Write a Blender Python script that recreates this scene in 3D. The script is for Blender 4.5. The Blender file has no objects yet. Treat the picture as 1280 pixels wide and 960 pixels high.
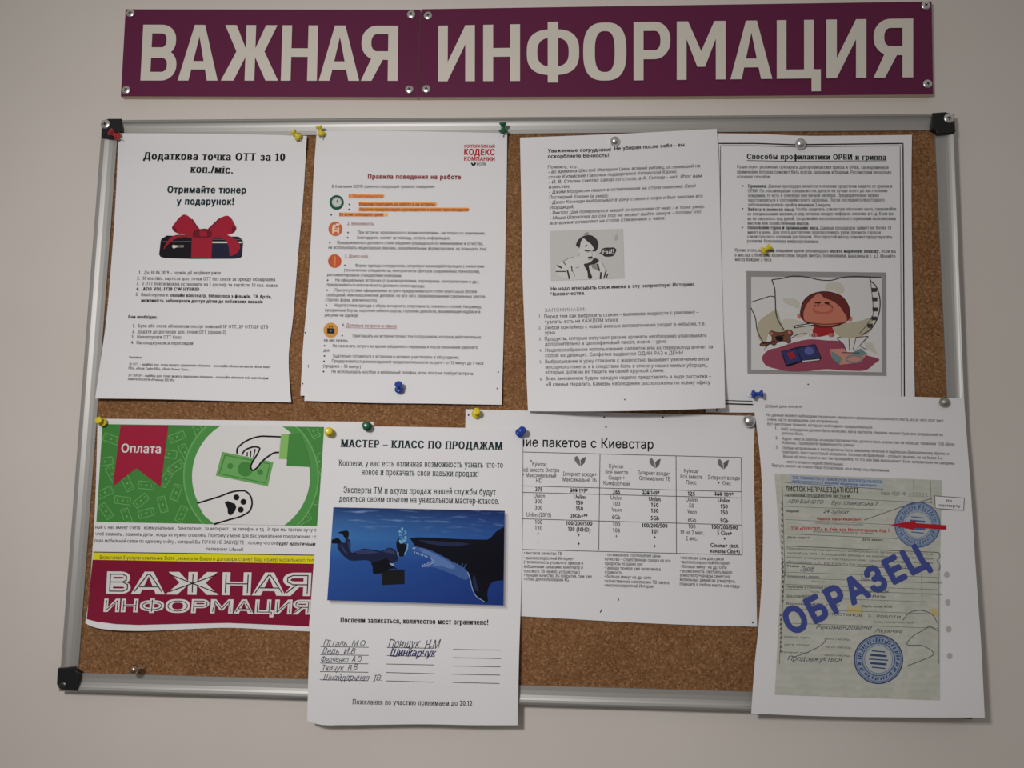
import bpy, bmesh, math, random
import numpy as np
from mathutils import Vector, Matrix
from mathutils.geometry import tessellate_polygon, delaunay_2d_cdt

random.seed(7)
SC = bpy.context.scene
COL = SC.collection

# ------------------------------------------------------------------ camera
F_PX = 1000.0
Y_FRONT = -0.014                      # front plane of the board frame (the wall face is y = 0)
CAM = np.array([0.04381, -0.80797 + Y_FRONT, -0.06939 + 1.5])
def _rot(r):
    r = np.array(r); th = np.linalg.norm(r); k = r / th
    K = np.array([[0, -k[2], k[1]], [k[2], 0, -k[0]], [-k[1], k[0], 0]])
    return np.eye(3) + math.sin(th) * K + (1 - math.cos(th)) * K @ K
RC = _rot([-0.10367, 0.05144, 0.01469]) @ np.array([[1., 0, 0], [0, 0, -1], [0, 1, 0]])
cam_d = bpy.data.cameras.new('camera')
cam_d.sensor_width = 36.0
cam_d.lens = F_PX / 1280 * 36
cam_d.clip_start = 0.01
cam = bpy.data.objects.new('camera', cam_d)
COL.objects.link(cam)
mr = Matrix([RC[0].tolist(), (-RC[1]).tolist(), (-RC[2]).tolist()]).transposed().to_4x4()
mr.translation = Vector(CAM)
cam.matrix_world = mr
SC.camera = cam

# ------------------------------------------------------------------ light and exposure
SC.view_settings.view_transform = 'Standard'
SC.view_settings.look = 'None'
SC.view_settings.gamma = 1.0
SC.view_settings.use_curve_mapping = False
SC.view_settings.exposure = 0.0
world = bpy.data.worlds.new('room_light')
SC.world = world
world.use_nodes = True
bg = world.node_tree.nodes['Background']
wn = world.node_tree.nodes
wtc = wn.new('ShaderNodeTexCoord'); wsx = wn.new('ShaderNodeSeparateXYZ'); wmr = wn.new('ShaderNodeMapRange'); wcr = wn.new('ShaderNodeValToRGB')
wmr.inputs['From Min'].default_value = -1; wmr.inputs['From Max'].default_value = 1
wcr.color_ramp.elements[0].position = 0.2; wcr.color_ramp.elements[0].color = (0.34, 0.31, 0.30, 1)     # floor
wcr.color_ramp.elements[1].position = 0.8; wcr.color_ramp.elements[1].color = (1.0, 0.98, 0.94, 1)       # ceiling
e_ = wcr.color_ramp.elements.new(0.5); e_.color = (0.72, 0.69, 0.66, 1)
world.node_tree.links.new(wtc.outputs['Generated'], wsx.inputs[0]); world.node_tree.links.new(wsx.outputs[2], wmr.inputs[0])
world.node_tree.links.new(wmr.outputs[0], wcr.inputs[0]); world.node_tree.links.new(wcr.outputs[0], bg.inputs[0])
bg.inputs[1].default_value = 0.27
def area(name, loc, target, size, energy, color, spread=math.pi):
    l = bpy.data.lights.new(name, 'AREA'); l.shape = 'DISK'
    l.size = size; l.energy = energy; l.color = color; l.spread = spread
    o = bpy.data.objects.new(name, l); COL.objects.link(o)
    o.location = loc
    o.rotation_euler = (Vector(target) - Vector(loc)).to_track_quat('-Z', 'Y').to_euler()
    return o
area('room_lamp', (-0.33, -1.05, 1.74), (-0.07, 0, 1.36), 0.15, 2.8, (1.0, 0.97, 0.955), spread=math.radians(118))

# ------------------------------------------------------------------ materials
def lin(c):
    return tuple((v / 12.92 if v <= 0.04045 else ((v + 0.055) / 1.055) ** 2.4) for v in [x / 255 for x in c])
MATS = {}
def mat(name, rgb, rough=0.7, metal=0.0, spec=0.4, linear=None):
    if name in MATS: return MATS[name]
    m = bpy.data.materials.new(name); m.use_nodes = True
    b = m.node_tree.nodes['Principled BSDF']
    c = linear if linear else lin(rgb)
    b.inputs['Base Color'].default_value = (*c, 1)
    b.inputs['Roughness'].default_value = rough
    b.inputs['Metallic'].default_value = metal
    b.inputs['Specular IOR Level'].default_value = 0.1 if name[:4] in ('ink_', 'prin', 'pen_', 'stam') else spec
    MATS[name] = m
    return m
def node_mat(name, rough=0.8, spec=0.3):
    m = bpy.data.materials.new(name); m.use_nodes = True
    nt = m.node_tree; b = nt.nodes['Principled BSDF']
    b.inputs['Roughness'].default_value = rough
    b.inputs['Specular IOR Level'].default_value = spec
    MATS[name] = m
    return m, nt, b
def ramp(nt, stops):
    r = nt.nodes.new('ShaderNodeValToRGB')
    e = r.color_ramp.elements
    while len(e) < len(stops): e.new(0.5)
    for k, (p, c) in enumerate(stops):
        e[k].position = p; e[k].color = (*lin(c), 1)
    return r

# wall paint
m, nt, b = node_mat('wall_paint', 0.75, 0.25)
tc = nt.nodes.new('ShaderNodeTexCoord')
n1 = nt.nodes.new('ShaderNodeTexNoise'); n1.inputs['Scale'].default_value = 5; n1.inputs['Detail'].default_value = 5
r1 = ramp(nt, [(0.3, (214, 206, 198)), (0.7, (219, 212, 205))])
n2 = nt.nodes.new('ShaderNodeTexNoise'); n2.inputs['Scale'].default_value = 160; n2.inputs['Detail'].default_value = 4
bp = nt.nodes.new('ShaderNodeBump'); bp.inputs['Strength'].default_value = 0.05; bp.inputs['Distance'].default_value = 0.002
nt.links.new(tc.outputs['Object'], n1.inputs['Vector']); nt.links.new(tc.outputs['Object'], n2.inputs['Vector'])
nt.links.new(n1.outputs[0], r1.inputs[0]); nt.links.new(r1.outputs[0], b.inputs['Base Color'])
nt.links.new(n2.outputs[0], bp.inputs['Height']); nt.links.new(bp.outputs[0], b.inputs['Normal'])
# cork
m, nt, b = node_mat('cork', 0.95, 0.1)
tc = nt.nodes.new('ShaderNodeTexCoord')
v1 = nt.nodes.new('ShaderNodeTexVoronoi'); v1.inputs['Scale'].default_value = 640
n1 = nt.nodes.new('ShaderNodeTexNoise'); n1.inputs['Scale'].default_value = 560; n1.inputs['Detail'].default_value = 6; n1.inputs['Roughness'].default_value = 0.75
n3 = nt.nodes.new('ShaderNodeTexNoise'); n3.inputs['Scale'].default_value = 26; n3.inputs['Detail'].default_value = 3
mx = nt.nodes.new('ShaderNodeMix'); mx.data_type = 'FLOAT'; mx.inputs[0].default_value = 0.55
sep = nt.nodes.new('ShaderNodeSeparateColor')
r1 = ramp(nt, [(0.18, (96, 66, 40)), (0.40, (132, 94, 62)), (0.60, (142, 103, 70)), (0.84, (184, 144, 106))])
mm = nt.nodes.new('ShaderNodeMix'); mm.data_type = 'RGBA'; mm.blend_type = 'MULTIPLY'; mm.inputs[0].default_value = 0.5
r3 = ramp(nt, [(0.3, (222, 214, 205)), (0.7, (255, 255, 255))])
for n in (v1, n1, n3): nt.links.new(tc.outputs['Object'], n.inputs['Vector'])
nt.links.new(v1.outputs['Color'], sep.inputs[0])
nt.links.new(sep.outputs[0], mx.inputs[2]); nt.links.new(n1.outputs[0], mx.inputs[3])
nt.links.new(mx.outputs[0], r1.inputs[0]); nt.links.new(n3.outputs[0], r3.inputs[0])
nt.links.new(r1.outputs[0], mm.inputs[6]); nt.links.new(r3.outputs[0], mm.inputs[7])
nt.links.new(mm.outputs[2], b.inputs['Base Color'])
bp = nt.nodes.new('ShaderNodeBump'); bp.inputs['Strength'].default_value = 0.25; bp.inputs['Distance'].default_value = 0.001
nt.links.new(n1.outputs[0], bp.inputs['Height']); nt.links.new(bp.outputs[0], b.inputs['Normal'])
# brushed aluminium
m, nt, b = node_mat('aluminium', 0.5, 0.4)
b.inputs['Metallic'].default_value = 0.7
b.inputs['Base Color'].default_value = (0.45, 0.44, 0.42, 1)
# print of blue water for the shark photograph
m, nt, b = node_mat('print_water', 0.6, 0.12)
tc = nt.nodes.new('ShaderNodeTexCoord')
sx = nt.nodes.new('ShaderNodeSeparateXYZ'); nt.links.new(tc.outputs['Generated'], sx.inputs[0])
r1 = ramp(nt, [(0.0, (38, 74, 146)), (0.42, (44, 88, 162)), (0.68, (62, 118, 182)), (0.86, (54, 100, 158)), (1.0, (34, 60, 116))])
nt.links.new(sx.outputs[2], r1.inputs[0])
r2 = ramp(nt, [(0.0, (255, 255, 255)), (0.35, (226, 232, 240)), (1.0, (184, 184, 220))])
nt.links.new(sx.outputs[0], r2.inputs[0])
mm = nt.nodes.new('ShaderNodeMix'); mm.data_type = 'RGBA'; mm.blend_type = 'MULTIPLY'; mm.inputs[0].default_value = 1
nt.links.new(r1.outputs[0], mm.inputs[6]); nt.links.new(r2.outputs[0], mm.inputs[7])
mp = nt.nodes.new('ShaderNodeMapping'); mp.inputs['Scale'].default_value = (7, 1, 30); mp.inputs['Rotation'].default_value = (0, 0.12, 0)
nt.links.new(tc.outputs['Generated'], mp.inputs['Vector'])
nz = nt.nodes.new('ShaderNodeTexNoise'); nz.inputs['Scale'].default_value = 1.0; nz.inputs['Detail'].default_value = 4
nt.links.new(mp.outputs[0], nz.inputs['Vector'])
rz = ramp(nt, [(0.56, (0, 0, 0)), (0.80, (255, 255, 255))]); nt.links.new(nz.outputs[0], rz.inputs[0])
rt = ramp(nt, [(0.70, (0, 0, 0)), (0.92, (255, 255, 255))]); nt.links.new(sx.outputs[2], rt.inputs[0])
ml = nt.nodes.new('ShaderNodeMath'); ml.operation = 'MULTIPLY'
nt.links.new(rz.outputs[0], ml.inputs[0]); nt.links.new(rt.outputs[0], ml.inputs[1])
m2 = nt.nodes.new('ShaderNodeMix'); m2.data_type = 'RGBA'
nt.links.new(ml.outputs[0], m2.inputs[0]); nt.links.new(mm.outputs[2], m2.inputs[6])
m2.inputs[7].default_value = (*lin((140, 168, 214)), 1)
nt.links.new(m2.outputs[2], b.inputs['Base Color'])
# security paper of the pasted certificate
m, nt, b = node_mat('print_certificate', 0.8, 0.2)
tc = nt.nodes.new('ShaderNodeTexCoord')
wv = nt.nodes.new('ShaderNodeTexWave'); wv.inputs['Scale'].default_value = 9; wv.inputs['Distortion'].default_value = 7; wv.inputs['Detail'].default_value = 3; wv.bands_direction = 'Z'
nz = nt.nodes.new('ShaderNodeTexNoise'); nz.inputs['Scale'].default_value = 9; nz.inputs['Detail'].default_value = 5
nt.links.new(tc.outputs['Generated'], wv.inputs['Vector']); nt.links.new(tc.outputs['Generated'], nz.inputs['Vector'])
ad = nt.nodes.new('ShaderNodeMix'); ad.data_type = 'FLOAT'; ad.inputs[0].default_value = 0.85
nt.links.new(wv.outputs[0], ad.inputs[2]); nt.links.new(nz.outputs[0], ad.inputs[3])
r1 = ramp(nt, [(0.25, (186, 187, 174)), (0.5, (194, 195, 183)), (0.75, (203, 203, 194))])
nt.links.new(ad.outputs[0], r1.inputs[0]); nt.links.new(r1.outputs[0], b.inputs['Base Color'])

PAPER = mat('paper_white', (230, 229, 230), 0.75, spec=0.25)
INK = mat('ink_black', (26, 25, 28), 0.6)
INKG = mat('ink_dark_grey', (62, 60, 63), 0.6)
INKL = mat('ink_light_grey', (160, 158, 157), 0.6)
INKM = mat('ink_mid_grey', (104, 102, 103), 0.6)
INKR = mat('ink_dark_red', (140, 44, 50), 0.6)
INKR2 = mat('ink_red', (190, 30, 40), 0.6)
INKT = mat('ink_teal', (24, 48, 52), 0.6)
INKB = mat('ink_blue', (52, 66, 140), 0.6)
INKP = mat('pen_blue', (54, 56, 110), 0.5)
INKPD = mat('pen_grey', (84, 84, 100), 0.5)
BLACKPL = mat('black_plastic', (22, 21, 22), 0.45)
STEEL = mat('steel', (224, 222, 218), 0.3, 1.0)
DARK = mat('screw_recess', (40, 38, 36), 0.6)
PURPLE = mat('purple_vinyl', (102, 34, 70), 0.5, spec=0.2)
CREAMV = mat('white_vinyl', (220, 213, 200), 0.5)
PVC = mat('panel_edge', (206, 192, 170), 0.7)

# ------------------------------------------------------------------ projection helpers (real points on the wall planes)
def W(p, y):
    p = np.atleast_2d(np.asarray(p, float))
    d = np.stack([(p[:, 0] - 640) / F_PX, (p[:, 1] - 480) / F_PX, np.ones(len(p))], 1) @ RC
    y = np.broadcast_to(np.asarray(y, float), (len(p),))
    return CAM + d * ((y - CAM[1]) / d[:, 1])[:, None]
def proj(X):
    c = (np.atleast_2d(X) - CAM) @ RC.T
    return np.stack([640 + F_PX * c[:, 0] / c[:, 2], 480 + F_PX * c[:, 1] / c[:, 2]], 1)

# ------------------------------------------------------------------ object helpers
def empty(name, loc, label, cat, group=None):
    o = bpy.data.objects.new(name, None); o.empty_display_size = 0.02
    COL.objects.link(o); o.location = loc
    o['label'] = label; o['category'] = cat
    if group: o['group'] = group
    return o
def world_loc(o):
    v = Vector((0, 0, 0))
    while o: v += o.location; o = o.parent
    return v
def mesh_obj(name, verts, faces, mats, mi=None, parent=None, smooth=False):
    off = world_loc(parent) if parent else Vector((0, 0, 0))
    me = bpy.data.meshes.new(name)
    vs = np.asarray(verts, float) - np.array(off)
    me.from_pydata(vs.tolist(), [], [list(map(int, f)) for f in faces])
    for m_ in mats: me.materials.append(m_)
    if mi is not None: me.polygons.foreach_set('material_index', np.asarray(mi, dtype=np.int32))
    if smooth: me.polygons.foreach_set('use_smooth', np.ones(len(me.polygons), dtype=bool))
    me.update()
    o = bpy.data.objects.new(name, me); COL.objects.link(o)
    if parent: o.parent = parent
    return o
def tag(o, label, cat, group=None):
    o['label'] = label; o['category'] = cat
    if group: o['group'] = group
    return o

# ------------------------------------------------------------------ glyphs
_tc = bpy.data.curves.new('lettering', 'FONT'); _to = bpy.data.objects.new('lettering', _tc)
COL.objects.link(_to)
_tc.fill_mode = 'NONE'
def _loops(body, res):
    _tc.body = body; _tc.resolution_u = res
    me = _to.to_mesh()
    n = len(me.vertices); v = np.zeros(n * 3); me.vertices.foreach_get('co', v)
    v = v.reshape(-1, 3)[:, :2].copy(); nb = {}
    for e in me.edges:
        a, b_ = e.vertices; nb.setdefault(a, []).append(b_); nb.setdefault(b_, []).append(a)
    _to.to_mesh_clear()
    seen, out = set(), []
    for st in sorted(nb):
        if st in seen: continue
        lp, prev, cur = [st], None, st; seen.add(st)
        while True:
            nx = [k for k in nb[cur] if k not in seen]
            if not nx: break
            # keep the winding of the contour: vertices are stored in contour order
            cur = min(nx, key=lambda k: (abs(k - cur), -k)); lp.append(cur); seen.add(cur)
        q = v[lp]; keep = [k for k in range(len(q)) if np.linalg.norm(q[k] - q[k - 1]) > 1e-5]
        if len(keep) >= 3: out.append(q[keep])
    return out
def _wind(C, q):
    """winding number of the closed contour q about each point of C"""
    a, b_ = q, np.roll(q, -1, 0); x, y = C[:, :1], C[:, 1:]
    cr = (b_[:, 0] - a[:, 0]) * (y - a[:, 1]) - (x - a[:, 0]) * (b_[:, 1] - a[:, 1])
    return ((a[:, 1] <= y) & (b_[:, 1] > y) & (cr > 0)).sum(1) - ((a[:, 1] > y) & (b_[:, 1] <= y) & (cr < 0)).sum(1)
def _raw(body, res):
    """fill the contours by the non-zero winding rule, so overlapping contours stay solid"""
    L = _loops(body, res)
    if not L: return np.zeros((0, 2)), []
    P = np.concatenate(L); ed, n = [], 0
    for q in L:
        ed += [(n + k, n + (k + 1) % len(q)) for k in range(len(q))]; n += len(q)
    r = delaunay_2d_cdt([Vector(p) for p in P.tolist()], ed, [], 0, 1e-6)
    V = np.array([tuple(v) for v in r[0]]); T = np.array([tuple(t) for t in r[2]])
    C = V[T].mean(1)
    w = sum(_wind(C, q) for q in L)
    return V, [tuple(t) for t in T[w != 0].tolist()]
def _xmax(body): return max(q[:, 0].max() for q in _loops(body, 2))
_bar = _xmax('|')
_badv = _xmax('||') - _bar
_LK = 0.728 / _raw('H', 2)[0][:, 1].max()
def _circ(r, n): return [(r * math.cos(2 * math.pi * k / n), r * math.sin(2 * math.pi * k / n)) for k in range(n)]
STY = {  # strokes are thickened by shifted copies of the glyph; then shear, serif, resolution, extra advance
    'r': ([(0, 0)], 0, 0, 2, .01), 'b': ([(-.03, 0), (.03, 0), (0, .014), (0, -.014)], 0, 0, 2, .04), 'i': ([(0, 0)], .22, 0, 2, .01),
    'bi': ([(-.03, 0), (.03, 0)], .2, 0, 2, .04), 's': ([(-.01, 0), (.01, 0)], 0, 1, 2, .05), 'sb': ([(-.05, 0), (0, 0), (.05, 0)], 0, 1, 3, .10), 'B': ([(0, 0), (-.05, 0), (.05, 0), (0, .03), (0, -.03), (-.035, .02), (.035, .02), (-.035, -.02), (.035, -.02)], 0, 0, 4, .08),
    'h': ([(0, 0)], .4, 0, 2, 0), 'R': ([(-.012, 0), (.012, 0), (0, .01), (0, -.01)], 0, 0, 6, .01), 'BB': ([(0, 0)] + _circ(.05, 10), 0, 0, 5, .09)}
_gc, _ac = {}, {}
def adv(ch):
    if ch not in _ac:
        a = _xmax('|' + ch + '|') - _bar - _badv
        _ac[ch] = a * (_LK if ord(ch) < 128 else 1)
    return _ac[ch]
def glyph(ch, sty):
    k = (ch, sty)
    if k in _gc: return _gc[k]
    copies, shear, serif, res, _ = STY[sty]
    if ch == '1':
        v = np.array([(.17, 0), (.27, 0), (.27, .728), (.17, .728), (.18, .728), (.04, .63), (.04, .54), (.18, .63)])
        f = [(0, 1, 2, 3), (4, 5, 6, 7)]
        if serif: v = np.vstack([v, [(.06, 0), (.38, 0), (.38, .04), (.06, .04)]]); f.append((8, 9, 10, 11))
        v = np.vstack([v]); dz0 = np.repeat(np.arange(len(f)), 4) * .5
    else:
        v, f = _raw(ch, res)
        if ord(ch) < 128: v = v * _LK
        dz0 = np.zeros(len(v))
    V, Fc, D, n = [], [], [], len(v)
    if n:
        for c, d in enumerate(copies):
            V.append(v + d); D.append(dz0 + c * 1.0); Fc += [[i + n * c for i in x] for x in f]
    if n and serif and ch.isalpha():
        cnt = {}
        for x in f:
            for a, b_ in zip(x, x[1:] + x[:1]):
                cnt.setdefault((min(a, b_), max(a, b_)), []).append(x)
        nv = sum(len(q) for q in V); sm = max(d[0] for d in copies); q = len(copies)
        for (a, b_), fs in cnt.items():
            if len(fs) > 1: continue
            pa, pb = v[a], v[b_]
            L = abs(pa[0] - pb[0])
            if abs(pa[1] - pb[1]) > 0.004 or not 0.045 < L < 0.17: continue
            yy = pa[1]
            if min(abs(yy - h) for h in (0, 0.545, 0.728, -0.2)) > 0.04: continue
            up = 1 if np.mean([v[i][1] for i in fs[0]]) > yy else -1
            x0, x1 = min(pa[0], pb[0]) - 0.075 - sm, max(pa[0], pb[0]) + 0.075 + sm
            V.append(np.array([[x0, yy], [x1, yy], [x1, yy + up * .045], [x0, yy + up * .045]])); D.append(np.full(4, q + .5)); q += .5
            Fc.append([nv, nv + 1, nv + 2, nv + 3]); nv += 4
    v = np.concatenate(V) if n else np.zeros((0, 2)); D = np.concatenate(D) if n else np.zeros(0)
    if shear and n: v = v + np.stack([v[:, 1] * shear, 0 * v[:, 1]], 1)
    _gc[k] = (v, Fc, D)
    return _gc[k]
def layout(text, sty, jitter=0):
    V, Fc, D, x, n = [], [], [], 0.0, 0
    for ch in text:
        if ch != ' ':
            v, f, d = glyph(ch, sty)
            j = np.array([0, random.uniform(-jitter, jitter)])
            V.append(v + (x, 0) + j); D.append(d); Fc += [[i + n for i in q] for q in f]; n += len(v)
        x += (adv(ch) if ch != '1' else .42) + STY[sty][4]
    return np.concatenate(V), Fc, np.concatenate(D)

# ------------------------------------------------------------------ sheets of paper
def homog(src, dst):
    A = []
    for (x, y), (u, v) in zip(src, dst):
        A.append([x, y, 1, 0, 0, 0, -u * x, -u * y, -u]); A.append([0, 0, 0, x, y, 1, -v * x, -v * y, -v])
    return np.linalg.svd(np.array(A, float))[2][-1].reshape(3, 3)
def resample(pl, n):
    pl = np.array(pl, float)
    d = np.r_[0, np.cumsum(np.linalg.norm(np.diff(pl, axis=0), axis=1))]
    t = np.linspace(0, d[-1], n)
    if len(pl) > 2:   # smooth through the points
        out = []
        for k in range(2):
            m_ = np.gradient(pl[:, k], d)
            i = np.clip(np.searchsorted(d, t, 'right') - 1, 0, len(d) - 2)
            h = d[i + 1] - d[i]; s = (t - d[i]) / h
            out.append((2*s**3 - 3*s**2 + 1) * pl[i, k] + (s**3 - 2*s**2 + s) * h * m_[i] + (-2*s**3 + 3*s**2) * pl[i+1, k] + (s**3 - s**2) * h * m_[i+1])
        return np.stack(out, 1)
    return np.stack([np.interp(t, d, pl[:, 0]), np.interp(t, d, pl[:, 1])], 1)
Y_CORK = -0.0095
def sstep(a, b_, x):
    t = np.clip((x - a) / (b_ - a), 0, 1); return t * t * (3 - 2 * t)
class Sheet:
    def __init__(s, name, label, cat, top, right, bottom, left, lift, nu=44, nv=60, group=None):
        s.lift = lift
        c = [top[0], top[-1], bottom[-1], bottom[0]]
        s.H = homog(c, [(0, 0), (1, 0), (1, 1), (0, 1)])
        T, Bt = resample(top, nu + 1), resample(bottom, nu + 1)
        L, R = resample(left, nv + 1), resample(right, nv + 1)
        u = np.linspace(0, 1, nu + 1)[None, :, None]; v = np.linspace(0, 1, nv + 1)[:, None, None]
        P = (1 - v) * T[None] + v * Bt[None] + (1 - u) * L[:, None] + u * R[:, None] \
            - ((1 - u) * (1 - v) * T[0] + u * (1 - v) * T[-1] + (1 - u) * v * Bt[0] + u * v * Bt[-1])
        P = P.reshape(-1, 2)
        front = s.put(P, 0)
        back = front + np.array([0, 0.00012, 0])
        n = len(front); w = nu + 1
        Fc = []
        for j in range(nv):
            for i in range(nu):
                a = j * w + i
                Fc.append((a, a + w, a + w + 1, a + 1)); Fc.append((n + a, n + a + 1, n + a + w + 1, n + a + w))
        rim = [i for i in range(w)] + [j * w + nu for j in range(1, nv + 1)] + [nv * w + i for i in range(nu - 1, -1, -1)] + [j * w for j in range(nv - 1, 0, -1)]
        rf, rb = front[rim], back[rim]; nr = len(rim)      # the cut edge has vertices of its own, so the sheet keeps a crisp edge
        for k in range(nr): Fc.append((2 * n + k, 2 * n + (k + 1) % nr, 2 * n + nr + (k + 1) % nr, 2 * n + nr + k))
        mid = front.mean(0)
        s.root = empty(name, Vector(mid), label, cat, 'notices pinned to the cork board')
        s.paper = mesh_obj('paper', np.concatenate([front, back, rf, rb]), Fc, [PAPER], parent=s.root, smooth=True)
    def uv(s, p):
        q = np.c_[p, np.ones(len(p))] @ s.H.T
        return q[:, 0] / q[:, 2], q[:, 1] / q[:, 2]
    def put(s, p, layer, extra=0):
        u, v = s.uv(p)
        y = Y_CORK - s.lift(np.clip(u, -.05, 1.05), np.clip(v, -.05, 1.05)) - (0.00022 + layer * 0.00011 if layer else 0) - extra
        return W(p, y)
def crop(ox, oy, sc):
    return lambda p: np.atleast_2d(np.asarray(p, float)) * sc + (ox, oy)
class Art:
    """printed matter of one part: collects flat shapes, then becomes one mesh lying on its sheet"""
    def __init__(a, sheet, tf=None):
        a.s = sheet; a.tf = tf or (lambda p: np.atleast_2d(np.asarray(p, float)))
        a.V, a.F, a.M, a.n, a.mats, a.c = [], [], [], 0, [], 0
        a.k = float(np.linalg.norm(a.tf([1, 0]) - a.tf([0, 0])))
    def _mi(a, m_):
        if m_ not in a.mats: a.mats.append(m_)
        return a.mats.index(m_)
    def _add(a, px, faces, m_, layer, dz=None):
        a.c += 1
        a.V.append(a.s.put(px, layer, (a.c % 40) * 2.0e-6 + (0 if dz is None else dz * 5e-6))); a.F += [tuple(i + a.n for i in f) for f in faces]
        a.M += [a._mi(m_)] * len(faces); a.n += len(px)
    def poly(a, pts, m_, layer=1, sub=7.0, raw=False, clip=None, smooth=False):
        p = np.asarray(pts, float) if raw else a.tf(pts)
        if smooth:
            q = np.vstack([p[-3:], p, p[:3]]); L = np.linalg.norm(np.diff(q, axis=0), axis=1).sum()
            n_ = int(max(24, L / 1.6)); r_ = resample(q, n_)
            d_ = np.r_[0, np.cumsum(np.linalg.norm(np.diff(q, axis=0), axis=1))]; t_ = np.linspace(0, d_[-1], n_)
            p = r_[(t_ >= d_[3]) & (t_ < d_[3 + len(p)])]
        if clip is not None:
            p = clip_poly(p, a.tf(clip))
            if len(p) < 3: return
        tr = tessellate_polygon([[Vector((x, y, 0)) for x, y in p]])
        P = [tuple(q) for q in p]; out = []; st = [tuple(t) for t in tr]; mids = {}
        while st:
            t = st.pop()
            e = [(math.dist(P[t[i]], P[t[(i + 1) % 3]]), i) for i in range(3)]
            L, i = max(e)
            if L <= sub: out.append(t); continue
            x, y, z = t[i], t[(i + 1) % 3], t[(i + 2) % 3]
            k = (min(x, y), max(x, y))
            if k not in mids:
                P.append(((P[x][0] + P[y][0]) / 2, (P[x][1] + P[y][1]) / 2)); mids[k] = len(P) - 1
            q = mids[k]
            st += [(x, q, z), (q, y, z)]
        a._add(np.array(P), out, m_, layer)
    def stroke(a, pts, w, m_, layer=1, closed=False, smooth=False, step=6.0, clip=None):
        p = a.tf(pts); w = w * a.k
        if closed: p = np.vstack([p, p[:1]])
        L = np.sum(np.linalg.norm(np.diff(p, axis=0), axis=1))
        if smooth: p = resample(p, max(6, int(L / 1.5)))
        elif len(p) == 2 and L > step: p = resample(p, int(L / step) + 2)
        elif not smooth:
            q = [p[0]]
            for x, y in zip(p[:-1], p[1:]):
                n = max(1, int(np.linalg.norm(y - x) / step))
                for i in range(1, n + 1): q.append(x + (y - x) * i / n)
            p = np.array(q)
        if clip is not None:
            for x, y in zip(p[:-1], p[1:]):
                d = y - x; L = np.linalg.norm(d)
                if L < 1e-6: continue
                nn = np.array([-d[1], d[0]]) / L * w / 2
                a.poly([x + nn, y + nn, y - nn, x - nn], m_, layer, raw=True) if all(inside(z, a.tf(clip)) for z in (x, y)) else None
            return
        d = np.gradient(p, axis=0); d /= np.maximum(np.linalg.norm(d, axis=1), 1e-9)[:, None]
        nn = np.stack([-d[:, 1], d[:, 0]], 1) * w / 2
        V = np.concatenate([p + nn, p - nn]); k = len(p)
        a._add(V, [(i, i + 1, k + i + 1, k + i) for i in range(k - 1)], m_, layer)
    def disc(a, c, rx, ry=None, m_=None, layer=1, rot=0, n=28, clip=None):
        ry = ry or rx; t = np.linspace(0, 2 * np.pi, n, endpoint=False)
        x, y = rx * np.cos(t), ry * np.sin(t); cr, sr = math.cos(rot), math.sin(rot)
        a.poly(np.stack([c[0] + x * cr - y * sr, c[1] + x * sr + y * cr], 1), m_, layer, clip=clip)
    def ring(a, c, rx, ry, w, m_, layer=1, n=48, clip=None, t0=0, t1=2 * math.pi):
        t = np.linspace(t0, t1, n)
        a.stroke(np.stack([c[0] + rx * np.cos(t), c[1] + ry * np.sin(t)], 1), w, m_, layer, clip=clip)
    def text(a, x0, y0, x1, y1, text, m_=None, sty='r', em=None, layer=1, jitter=0):
        m_ = m_ or INK
        V, Fc, D = layout(text, sty, jitter)
        if sty == 'h': V = V + np.stack([0 * V[:, 0], 0.04 * np.sin(V[:, 0] * 5)], 1)
        A, B_ = W(a.tf([[x0, y0], [x1, y1]]), Y_CORK)
        e = B_ - A; L = np.linalg.norm(e); e = e / L
        up = np.array([-e[2], 0, e[0]])
        lo, hi = V[:, 0].min(), V[:, 0].max()
        sx_ = L / (hi - lo)
        px_m = np.linalg.norm(W(a.tf([[x0, y0]]) + (1, 0), Y_CORK) - A)
        sy_ = em * a.k * px_m if em else sx_
        X = A + np.outer((V[:, 0] - lo) * sx_, e) + np.outer(V[:, 1] * sy_, up)
        a._add(proj(X), Fc, m_, layer, D)
    def build(a, name, parent, label=None):
        o = mesh_obj(name, np.concatenate(a.V), a.F, a.mats, a.M, parent)
        if label: o['label'] = label
        return o
def inside(p, q):
    s = 0
    for a_, b_ in zip(q, np.roll(q, -1, 0)):
        c = (b_[0] - a_[0]) * (p[1] - a_[1]) - (b_[1] - a_[1]) * (p[0] - a_[0])
        if s == 0: s = np.sign(c)
        elif np.sign(c) != s and c != 0: return False
    return True
def clip_poly(p, q):
    out = [np.array(x) for x in p]
    cen = q.mean(0)
    for a_, b_ in zip(q, np.roll(q, -1, 0)):
        nrm = np.array([-(b_ - a_)[1], (b_ - a_)[0]])
        if nrm @ (cen - a_) < 0: nrm = -nrm
        cur, out = out, []
        for i in range(len(cur)):
            x, y = cur[i - 1], cur[i]; dx, dy = nrm @ (x - a_), nrm @ (y - a_)
            if dx >= 0: 
                if dy >= 0: out.append(y)
                else: out.append(x + (y - x) * dx / (dx - dy))
            elif dy >= 0:
                out.append(x + (y - x) * dx / (dx - dy)); out.append(y)
        if not out: return np.zeros((0, 2))
    return np.array(out)

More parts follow.
